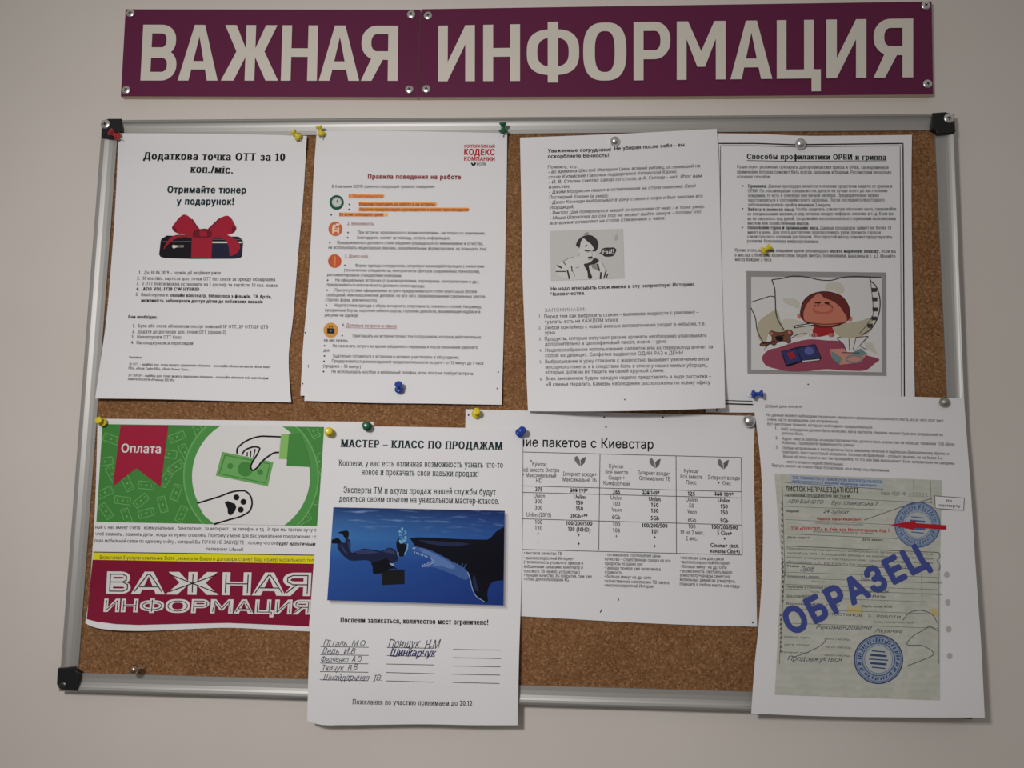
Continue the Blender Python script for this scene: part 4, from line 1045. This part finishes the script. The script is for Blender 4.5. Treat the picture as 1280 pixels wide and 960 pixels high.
inline([('И', 246, 316), ('Н', 323, 398), ('Ф', 406, 513), ('О', 520, 627), ('Р', 635, 713), ('М', 720, 820), ('А', 824, 912), ('Ц', 918, 1002), ('И', 1006, 1082), ('Я', 1086, 1164)], 246, 1164, 444, 456, 385, 390, 20, .27, 3.2)
a.build('lettering', pan)

# ------------------------------------------------------------------ sheet: master class with the shark
SM = Sheet('notice_sheet', 'white sheet with a shark and diver photograph and sign-up lines, hanging below the board', 'notice',
           [(406, 533), (490, 533.3), (570, 534.6), (653.5, 536)], [(653.5, 536), (653, 640), (651, 750), (649, 812), (647, 906.5)],
           [(384, 901), (396, 905), (430, 906.3), (464, 906), (534, 905.4), (590, 906.4), (647, 906.5)],
           [(406, 533), (401, 600), (396, 661), (389.5, 740), (386.4, 812), (384, 901)],
           lambda u, v: .0022 + .0056 * sstep(.5, .88, v) + .0012 * np.clip(v - .85, 0, 1) / .15 * np.cos(u * 7), 44, 64)
cm, cn = crop(380, 510, 280 / 1034), crop(370, 740, 300 / 1280)
a = Art(SM, cm); a.text(168, 180, 917, 192, 'МАСТЕР – КЛАСС ПО ПРОДАЖАМ', INKT, 'sb', em=47); a.build('heading', SM.root)
a = Art(SM, cm)
for l in [(160, 267, 918, 276, 'Коллеги, у вас есть отличная возможность узнать что-то'), (265, 308, 805, 317, 'новое и прокачать свои навыки продаж!'), (182, 391, 885, 401, 'Эксперты ТМ и акулы продаж нашей службы будут'), (162, 431, 900, 443, 'делиться своим опытом на уникальном мастер-классе.')]:
    a.text(*l, INKT, 's', em=38)
a.build('body_text', SM.root)
a = Art(SM, cn); a.text(235, 162, 1025, 175, 'Поспеши записаться, количество мест ограничено!', INK, 'sb', em=36); a.build('call_to_action', SM.root)
a = Art(SM, cn); a.text(300, 598, 940, 607, 'Пожелания по участию принимаем до 20.12', INK, 's', em=35)
a.build('footer_text', SM.root)
a = Art(SM, cn)
for p in [(130, 291, 387, 295), (130, 334, 387, 338), (130, 379, 385, 383), (128, 424, 385, 428), (127, 468, 383, 473), (485, 296, 738, 300), (485, 339, 738, 343), (483, 384, 737, 389), (482, 429, 736, 436), (481, 474, 735, 481), (836, 306, 1090, 310), (836, 350, 1092, 355), (836, 394, 1090, 399), (835, 438, 1088, 443), (834, 482, 1085, 488)]:
    a.stroke([p[:2], p[2:]], 3, INKG)
a.build('signature_lines', SM.root)
for l, e in [((145, 287, 370, 289, 'Пі галь  М.О'), 42), ((140, 330, 318, 330, 'Ведь  И.В'), 42), ((134, 375, 350, 374, 'Федченко  А.О'), 42), ((142, 420, 330, 417, 'Ткачук  В.В'), 42), ((145, 470, 455, 474, 'Шнайдарчнал  ІВ.'), 42), ((490, 296, 772, 303, 'Прищук  Н.М'), 62)]:
    a = Art(SM, cn); a.text(*l, INKPD, 'h', em=e, jitter=.05); a.build('signature', SM.root)
a = Art(SM, cn); a.text(500, 342, 748, 344, 'Шинкарчук', INKP, 'h', em=54, jitter=.05); a.text(502, 343, 750, 345, 'Шинкарчук', INKP, 'h', em=54); a.build('signature', SM.root, 'signature in darker blue ink')
cs_ = crop(405, 630, 235 / 1280)
WQ = [(64, 22), (1230, 46), (1222, 690), (22, 655)]
a = Art(SM, cs_)  # drop shadow printed beside and below the photograph, its shade drawn in flat greys
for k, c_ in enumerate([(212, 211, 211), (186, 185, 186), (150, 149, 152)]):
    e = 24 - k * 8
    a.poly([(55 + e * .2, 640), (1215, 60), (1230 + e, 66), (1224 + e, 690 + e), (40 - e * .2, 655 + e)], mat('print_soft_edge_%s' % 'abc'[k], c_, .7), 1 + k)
a.build('printed_drop_shadow', SM.root)
a = Art(SM, cs_); a.poly(WQ, MATS['print_water'], 4); pic = a.build('photograph', SM.root)
SU = mat('print_suit', (26, 34, 66), .5); SUD = mat('print_suit_dark', (8, 9, 22), .5); SHK = mat('print_shark_back', (6, 8, 22), .5); SHB = mat('print_shark_belly', (66, 98, 158), .5); SHL = mat('print_shark_light', (150, 172, 210), .5)
a = Art(SM, cs_)
a.poly([(95, 270), (110, 258), (140, 265), (150, 230), (170, 240), (188, 330), (260, 305), (340, 312), (400, 318), (440, 298), (480, 310), (500, 345), (500, 385), (470, 402), (485, 432), (440, 445), (395, 470), (335, 474), (330, 430), (320, 402), (160, 376), (140, 360)], SU, 5, smooth=True)
a.poly([(93, 195), (120, 186), (165, 185), (168, 210), (160, 232), (140, 228), (125, 205)], SUD, 6, smooth=True); a.poly([(52, 245), (95, 228), (118, 255), (100, 270), (52, 268)], SUD, 6)
a.poly([(322, 402), (380, 385), (420, 370), (470, 400), (485, 432), (440, 445), (395, 470), (335, 474), (332, 430)], SUD, 6)
SUL = mat('print_suit_light', (52, 60, 100), .5)
for q in [[(200, 325), (260, 310), (330, 318), (380, 330), (320, 338), (240, 340)], [(400, 325), (440, 303), (475, 318), (490, 345), (450, 335)], [(112, 270), (135, 300), (165, 345), (140, 330), (118, 295)], [(158, 245), (172, 260), (180, 320), (168, 300)]]: a.poly(q, SUL, 6)
a.poly([(497, 250), (510, 232), (515, 270), (550, 270), (562, 295), (548, 330), (540, 355), (512, 355), (500, 320)], SUD, 6, smooth=True)
a.poly([(444, 402), (470, 405), (484, 426), (462, 420)], SHL, 7); a.poly([(500, 325), (508, 330), (508, 358), (500, 352)], SHL, 7)
a.build('diver', pic)
a = Art(SM, cs_); a.poly([(395, 450), (548, 445), (548, 545), (395, 552)], INK, 6); a.stroke([(440, 448), (445, 438), (490, 437), (494, 446)], 7, INK, 6); a.build('briefcase', pic)
BUB = mat('print_bubbles', (124, 178, 206), .5)
a = Art(SM, cs_)
for k in range(26): a.disc((525 + random.uniform(-14, 34), 265 - abs(random.gauss(0, 45))), random.uniform(3, 9), None, BUB, 7, n=8)
a.stroke([(570, 270), (568, 300), (548, 345)], 8, BUB, 7, smooth=True)
a.build('bubbles', pic)
a = Art(SM, cs_)
a.poly([(600, 300), (640, 290), (720, 320), (830, 370), (960, 430), (990, 470), (980, 510), (880, 480), (790, 445), (740, 430), (690, 432), (660, 420), (700, 405), (738, 390), (720, 360), (660, 330)], SHB, 5, smooth=True)
a.poly([(585, 232), (640, 226), (760, 230), (900, 238), (1060, 242), (1110, 242), (1130, 234), (1142, 222), (1160, 200), (1185, 178), (1227, 155), (1221, 518), (1170, 524), (1145, 532), (1125, 558), (1113, 590), (1112, 620), (1117, 660), (1100, 674), (1075, 662), (1045, 640), (1020, 590), (1008, 550), (1000, 515), (985, 470), (960, 440), (930, 420), (860, 385), (810, 355), (760, 330), (720, 312), (680, 300), (650, 295), (620, 285), (605, 265)], SHK, 6)
SHM = mat('print_shark_mid', (92, 124, 180), .5); SHG = mat('print_shark_grey', (34, 44, 78), .5)
a.poly([(650, 305), (720, 325), (800, 365), (860, 400), (900, 440), (860, 440), (780, 420), (740, 425), (750, 395), (720, 355), (670, 330)], SHM, 6, smooth=True)
a.poly([(640, 246), (760, 252), (930, 262), (1000, 272), (900, 290), (800, 286), (700, 268)], SHG, 7)
a.poly([(1020, 480), (1040, 540), (1050, 600), (1030, 580), (1012, 520)], SHG, 7, smooth=True)
for k in range(7): a.poly([(612 + k * 14, 322 + k * 5), (622 + k * 14, 325 + k * 5), (618 + k * 14, 340 + k * 5)], SHL, 7)
for k in range(6): a.poly([(668 + k * 12, 424 - k * 5), (678 + k * 12, 420 - k * 5), (670 + k * 12, 408 - k * 5)], SHL, 7)
a.poly([(600, 298), (625, 296), (620, 306), (604, 306)], SHL, 7)
a.stroke([(978, 462), (995, 510), (1005, 560), (1030, 620), (1095, 668)], 5, SHL, 7, smooth=True)
for x in (890, 925, 950): a.stroke([(x + 20, 405), (x, 440)], 6, SHB, 7)
a.stroke([(665, 428), (720, 412), (745, 396), (725, 365)], 6, SHL, 7, smooth=True)
a.build('shark', pic)

# ------------------------------------------------------------------ sheet: sick-leave certificate sample (right)
SR = Sheet('notice_sheet', 'white sheet with a pasted sick-leave form sample stamped ОБРАЗЕЦ, over the right rail', 'notice',
           [(939, 491), (1020, 492.6), (1110, 495), (1205, 498)], [(1205, 498), (1208, 540), (1212, 592), (1220, 715), (1226, 799), (1231, 897)],
           [(939, 892), (1030, 896), (1130, 898), (1231, 899)], [(939, 491), (944.5, 525), (950, 570), (953, 620), (953, 705), (948.5, 780), (943, 834), (939, 892)],
           lambda u, v: .0036 + .0034 * sstep(.35, .85, u) + .009 * sstep(.05, .6, v) * np.clip(u - .3, 0, 1) ** 1.5 + .0045 * sstep(.1, .45, v) * np.clip(1 - u * 2.5, 0, 1) ** 2 + .003 * sstep(.7, 1., v), 48, 64)
cr = crop(920, 480, .375); cf = crop(960, 590, 260 / 1280); cf2 = crop(960, 700, 260 / 1280)
a = Art(SR, cr)
for l in [(97, 78, 220, 80, 'Добрый день коллеги!'), (102, 107, 692, 127, 'На данный момент наблюдаем тенденцию неверного оформления больничного листа, из-за чего этот лист'), (104, 122, 341, 130, 'очень часто возвращаем для исправления.'), (105, 137, 455, 149, 'Вот некоторые правила, которые необходимо придерживаться:'),
          (150, 155, 690, 174, 'ФИО сотрудника должно быть написано, как в паспорте. Никаких лишних букв или исправлений не'), (152, 168, 225, 171, 'должно быть.'), (154, 186, 728, 206, 'Адрес «места работы» и «назва підприємства» должно быть указан как на образце: Название ТОВ «Воля'), (155, 200, 395, 208, 'Кабель». Проверяйте правильность улицы!'),
          (155, 217, 710, 237, 'Любые исправления в листе должны быть заверены печатью и надписью «Виправленому вірити» и'), (156, 231, 690, 252, 'повторить текст на который исправили. Сколько исправлений – столько печатей, но не более 3-х.'), (158, 246, 728, 269, 'Врачи об этом знают и все так проверяйте, то что они Вам выписывают. Если исправления не заверены'), (160, 263, 358, 272, '– лист считается недействительным.'),
          (120, 275, 512, 293, 'Вернуть может не только Наша бухгалтерия, но и фонд соц страхования.'), (130, 152, 138, 152, '1.'), (132, 184, 140, 184, '2.'), (133, 215, 141, 215, '3.')]:
    a.text(*l, INKG, 'r', em=14)
a.build('body_text', SR.root)
CERT = MATS['print_certificate']; DG = mat('print_olive_grey', (96, 98, 92), .7); BL = mat('stamp_blue', (84, 108, 156), .6); BLD = mat('stamp_dark_blue', (62, 76, 120), .6); BOB = mat('stamp_letter_blue', (72, 84, 152), .6)
a = Art(SR, cf)
a.poly([(40, 10), (1070, 50), (1060, 470), (1058, 1405), (42, 1370), (85, 560)], CERT, 1)
form = a.build('pasted_form', SR.root)
a = Art(SR, cf)
a.poly([(135, 18), (710, 48), (706, 106), (140, 76)], mat('print_form_blue_tint', (182, 190, 200), .7), 2)
a.text(150, 42, 705, 70, 'ТОВ ТОВАРИСТВО З ОБМЕЖЕНОЮ ВІДПОВІДАЛЬНІСТЮ', BL, 'b', em=24, layer=3); a.text(150, 62, 665, 90, 'непрацездатності виданий медичним закладом', BL, 'b', em=22, layer=3)
a.text(108, 118, 555, 128, 'ЛИСТОК НЕПРАЦЕЗДАТНОСТІ', INK, 'b', em=42, layer=2); a.text(108, 150, 505, 158, 'ПЕРВИННИЙ, ПРОДОВЖЕННЯ ЛИСТКА №', INK, 'b', em=22, layer=2)
a.text(695, 140, 850, 145, 'Серія АДЮ  №', INKM, 'r', em=30, layer=2); a.text(865, 150, 985, 152, '222222', INKL, 'r', em=34, layer=2)
a.text(115, 246, 190, 248, 'Виданий', INKG, 'b', em=20, layer=2); a.text(118, 408, 255, 410, 'Дата видачі', INKG, 'b', em=18, layer=2); a.text(575, 420, 710, 424, 'Дата закінч.', INKG, 'b', em=18, layer=2)
for l in [(290, 318, 585, 330, '(прізвище, ім’я, по батькові непрацездатного)'), (278, 370, 645, 382, '(місце роботи, назва підприємства, установи)')]: a.text(*l, INKM, 'r', em=16, layer=2)
for k, l in enumerate(['Причина непрацездатності: захворювання загальне – 1, професійне', 'хвороб на 1001 – 2, нещасний випадок на виробництві та його наслідки', 'контакт з хворими та бактеріоносіями, санаторно-курортне лікування', 'лікування – 7, вагітність та пологи – 8, протезування']):
    a.text(118, 476 + k * 27, 1015 - 70 * (k == 3), 512 + k * 27, l, INKM, 'r', em=19, layer=2)
a.text(118, 584, 190, 586, 'Режим', INKG, 'b', em=18, layer=2)
a.tf = cf2
for l in [(118, 106, 315, 110, 'Направлений у лікарню'), (115, 170, 355, 176, 'Перебував у стаціонарі з'), (115, 226, 255, 230, 'Дата огляду МСЕК'), (112, 274, 440, 284, 'Висновок МСЕК, група'), (582, 128, 680, 130, 'Підпис лікаря'), (600, 198, 745, 203, 'Підпис МСЕК'), (582, 290, 765, 294, 'Підпис голови МСЕК'), (640, 226, 720, 232, 'Дата')]:
    a.text(*l, INKM, 'b', em=19, layer=2)
for x, y in [(268, 136), (985, 142), (985, 214), (262, 200)]: a.text(x, y, x + 90, y + 3, 'Число, рік', INKM, 'r', em=15, layer=2)
a.text(380, 340, 815, 360, 'ПОСТАНОВ   З   РОБОТИ', INKG, 'r', em=22, layer=2)
for x, y, t in [(650, 386, 'Посада, прізвище лікаря, підпис'), (100, 478, 'прізвище, підпис'), (100, 524, 'дата, підпис'), (345, 490, 'число і місяць'), (350, 540, 'число і місяць'), (345, 590, 'число і місяць'), (90, 572, 'головний лікар')]:
    a.text(x, y, x + (250 if x == 650 else 160), y + 5, t, INKM, 'r', em=17, layer=2)
a.build('form_text', form)
a = Art(SR, cf)
for p, w in [([(85, 15), (105, 640)], 3), ([(88, 62), (710, 106)], 3), ([(95, 146), (1010, 190)], 2.5), ([(95, 212), (780, 235)], 2), ([(105, 292), (790, 325)], 2), ([(105, 380), (800, 410)], 3), ([(105, 455), (1050, 495)], 4), ([(108, 560), (1055, 604)], 4), ([(1000, 52), (1005, 190)], 2), ([(895, 45), (900, 140)], 2), ([(590, 296), (820, 215), (1010, 163)], 4)]:
    a.stroke(p, w, DG, 2)
a.poly([(1026, 147), (1208, 160), (1204, 236), (1030, 224)], PAPER, 2); a.stroke([(1026, 147), (1208, 160), (1204, 236), (1030, 224), (1026, 147)], 4, INKM, 3)
a.text(1098, 183, 1132, 185, 'по', INKM, 'b', em=24, layer=3); a.text(1052, 212, 1185, 218, 'паспорту', INKM, 'b', em=24, layer=3)
a.stroke([(1050, 495), (1058, 520), (1042, 545), (1058, 575), (1055, 604)], 6, TEAL, 3, smooth=True)
a.tf = cf2
for y in (75, 110, 150, 178, 228, 300, 388): a.stroke([(108, y), (1050, y + 32)], 2, DG, 2)
for x in (575, 945): a.stroke([(x, 80), (x + 3, 330)], 2, DG, 2)
a.stroke([(1048, 40), (1050, 640)], 3, DG, 2); a.stroke([(105, 20), (70, 640)], 2.5, DG, 2)
for k in range(9): a.stroke([(80 + 3 * (k % 2), 330 + k * 28), (76, 346 + k * 28)], 9, DG, 2); a.stroke([(92, 5 + k * 30), (91, 22 + k * 30)], 9, DG, 2)
for k, y in enumerate((90, 260, 425, 590)): a.disc((1100 + 6 * k, y), 17, 20, mat('print_smudge', (188, 184, 182), .7), 2, n=10)
a.poly([(488, 285), (575, 288), (572, 328), (488, 325)], mat('print_ochre_tint', (206, 190, 130), .7), 2); a.poly([(995, 300), (1050, 302), (1050, 355), (1010, 335)], MATS['print_ochre_tint'], 2)
a.tf = cf
for k in range(13): a.stroke([(84, 185 + k * 34), (90, 203 + k * 34)], 9, DG, 2)
a.build('form_lines', form)
for tf_, l, e in [(cf, (118, 190, 680, 208, 'АDP-Бай ЮТО     Вул. Шовківська 7'), 32), (cf, (340, 252, 500, 258, '24 Зуокат'), 32), (cf, (198, 612, 288, 612, 'Ліюїб'), 42), (cf2, (295, 425, 640, 428, 'Рекомендовано'), 36), (cf2, (655, 445, 830, 450, 'Лікуючий'), 32), (cf2, (120, 620, 460, 625, 'Продовжується'), 40)]:
    a = Art(SR, tf_); a.text(*l, INKPD, 'h', em=e, layer=3, jitter=.05); a.build('handwritten_entry', form)
for pl in [[(830, 370), (870, 325), (940, 310), (1010, 335), (1045, 390)], [(1050, 440), (990, 410), (960, 430), (890, 470), (855, 515), (960, 530), (1020, 575), (940, 620), (860, 650)], [(150, 600), (260, 560), (350, 500), (360, 480)]]:
    a = Art(SR, cf2); a.stroke(pl, 4, INKPD, 3, smooth=True); a.build('pen_flourish', form)
a = Art(SR, cf)
a.text(303, 296, 572, 300, 'Иванов Иван Иванович', INKR2, 'b', em=24, layer=3); a.text(142, 355, 745, 370, 'ТОВ «ТЕЛЕСВІТ», м. Київ, вул. Магнітогорська, буд. 1', INKR2, 'b', em=26, layer=3)
a.build('red_text', form)
def stamp(tf, c, R0, name, col):
    a = Art(SR, tf)
    a.disc(c, R0 * .98, R0 * .98, mat('stamp_tint', (150, 164, 184), .7), 2, n=48); a.disc(c, R0 * .62, R0 * .62, mat('stamp_tint_pale', (182, 188, 186), .7), 3, n=40)
    for r, w in ((1, .05), (.93, .02), (.68, .03), (.58, .02)): a.ring(c, R0 * r, R0 * r, R0 * w, col, 3, n=56)
    for k in range(40):
        t = 2 * math.pi * k / 40 + random.uniform(-.05, .05); q = random.uniform(.72, .76); e = random.uniform(.84, .9)
        a.stroke([(c[0] + R0 * q * math.cos(t), c[1] + R0 * q * math.sin(t)), (c[0] + R0 * e * math.cos(t + .04), c[1] + R0 * e * math.sin(t + .04))], R0 * .055, col, 3)
    for k in range(-2, 3): a.stroke([(c[0] - R0 * (.4 - .06 * abs(k)), c[1] + k * R0 * .17 - 3), (c[0] + R0 * (.4 - .06 * abs(k)), c[1] + k * R0 * .17 + 5)], R0 * (.05 + .04 * (k % 2)), col, 3)
    return a.build(name, form)
stamp(cf, (920, 325), 138, 'round_stamp', BL)
stamp(cf2, (680, 612), 148, 'round_stamp', BLD)
a = Art(SR, cf); a.poly([(750, 325), (908, 298), (908, 314), (1097, 328), (1097, 354), (905, 343), (893, 356)], mat('print_arrow_red', (186, 34, 44), .6), 6); a.build('arrow', form)
a = Art(SR, cf2)
a.text(140, 462, 1000, 32, 'ОБРАЗЕЦ', BOB, 'BB', em=205, layer=5)
a.build('stamped_lettering', form)

# ------------------------------------------------------------------ push pins
PINC = {'yellow': mat('pin_yellow', (226, 204, 36), .3, spec=.5), 'blue': mat('pin_blue', (30, 66, 160), .22, spec=.6), 'green': mat('pin_green', (18, 96, 66), .25, spec=.5), 'red': mat('pin_red', (178, 26, 34), .25, spec=.5)}
BRASS = mat('pin_brass', (186, 160, 132), .25, 1.0)
DULL = mat('pin_dull_steel', (166, 162, 150), .45, .8)
def sheet_y(sh, px):
    return sh.put(np.array([px], float), 0)[0][1] if sh else Y_CORK
def axis_from(F3, head_px, L):
    d = W([head_px], 0)[0] - CAM; d /= np.linalg.norm(d)
    oc = CAM - F3; b_ = d @ oc; c_ = oc @ oc - L * L
    disc = b_ * b_ - c_
    t = -b_ - (math.sqrt(disc) if disc > 0 else 0)
    ax = CAM + d * t - F3
    if ax[1] > -0.0008: ax[1] = -0.0008
    return ax / np.linalg.norm(ax)
def push_pin(color, sh, flange, head, label, s=1.0, out=.0042):
    y = sheet_y(sh, flange)
    F3 = W([flange], y - out)[0]
    ax = axis_from(F3, head, .0072 * s)
    tip = F3 - ax * .0085 * s if abs(ax[1]) > .5 else F3 - ax * .0075 * s
    if tip[1] > y + .003: tip = F3 + (tip - F3) * ((y + .003 - F3[1]) / (tip[1] - F3[1]))
    root = empty('push_pin', Vector(tip), label, 'push pin', 'plastic push pins on the board')
    prof = [(.0006, -.0030), (.0022, -.0030), (.0043, -.0018), (.0048, -.0006), (.0046, .0004), (.0030, .0010), (.0021, .0020), (.0020, .0040), (.0026, .0055), (.0037, .0062), (.0040, .0072), (.0037, .0081), (.0026, .0085), (.0004, .0086)]
    V, Fc = lathe([(r * s, h * s) for r, h in prof], Vector(F3), ax, 24)
    mesh_obj('handle', [tuple(v) for v in V], Fc, [PINC[color]], parent=root, smooth=True)
    L = np.linalg.norm(F3 - tip) - .002 * s
    V, Fc = lathe([(.0001, 0), (.00045, .0015), (.00045, L)], Vector(tip), ax, 10)
    mesh_obj('needle', [tuple(v) for v in V], Fc, [STEEL], parent=root, smooth=True)
    return root
def dome_tack(sh, px, r, label, m_=STEEL, tilt=(0, -1, 0), out=0.0, base=None):
    y = sheet_y(sh, px)
    ax = Vector(tilt).normalized()
    c = Vector(W([px], y - out - .001)[0])
    root = empty('dome_tack', c - ax * .002, label, 'thumbtack', 'metal dome tacks on the board')
    prof = [(r * .55, -.0006), (r * .98, -.0008), (r, -.0002), (r * .97, .0010), (r * .88, .0022), (r * .7, .0034), (r * .45, .0042), (r * .2, .0046), (r * .02, .0047)]
    V, Fc = lathe(prof, c, ax, 28)
    mesh_obj('head', [tuple(v) for v in V], Fc, [m_], parent=root, smooth=True)
    L = .0055 + out / max(.3, -ax.y)
    V, Fc = lathe([(.0001, -L), (.0005, -L + .0018), (.0005, 0)], c, ax, 10)
    mesh_obj('needle', [tuple(v) for v in V], Fc, [STEEL], parent=root, smooth=True)
    return root
push_pin('red', S1, (146, 170), (130.5, 159.5), 'red push pin lying across the black top left corner of the board', 1.0, out=.0045)
push_pin('yellow', S1, (372.3, 171), (364.3, 162), 'yellow push pin at the top right corner of the sheet headed Додаткова точка ОТТ', .92)
push_pin('yellow', S2, (401.3, 166.5), (397.8, 155), 'yellow push pin at the top left corner of the rules sheet', .92)
push_pin('green', S2, (628.8, 163), (628.4, 152), 'dark green push pin at the top right corner of the rules sheet', .95)
push_pin('blue', S2, (499, 486.3), (498, 480.3), 'blue push pin at the foot of the rules sheet')
push_pin('yellow', S4, (955, 313), (964, 307.3), 'yellow push pin in the text of the flu prevention sheet', .9, out=.0056)
push_pin('blue', SR, (943, 493), (953, 492), 'blue push pin at the top left corner of the sick-leave form sheet', out=.0062)
push_pin('yellow', ST, (595, 517), (595.6, 514.3), 'yellow push pin at the top left corner of the tariff table', .95)
push_pin('blue', SM, (650, 540.8), (653, 537.6), 'blue push pin at the top right corner of the shark sheet')
push_pin('green', SG, (459, 533), (457.6, 531.5), 'dark green push pin at the top right corner of the green payment poster', out=.0062)
push_pin('yellow', SM, (411.5, 540), (410.6, 538.8), 'yellow push pin at the top left corner of the shark sheet')
push_pin('yellow', SG, (128, 527.8), (123, 525.3), 'yellow push pin at the top left corner of the green payment poster', .95)
dome_tack(S3, (768.5, 176.8), .0052, 'steel dome tack on the sheet headed Уважаемые сотрудники')
dome_tack(S4, (1000.5, 179.8), .0056, 'steel dome tack on the border of the flu prevention sheet', tilt=(.1, -1, .1), out=.0016)
dome_tack(ST, (936.3, 526.5), .0062, 'steel dome tack at the top right corner of the tariff table', out=.003)
dome_tack(SR, (1180.5, 503), .0050, 'dull grey dome tack near the top right corner of the sick-leave form sheet', DULL)
dome_tack(None, (168, 837), .0048, 'brass-toned dome tack half pulled out of the bare cork above the bottom rail', BRASS, tilt=(-.35, -1, .0), out=.014)

bpy.data.objects.remove(_to)
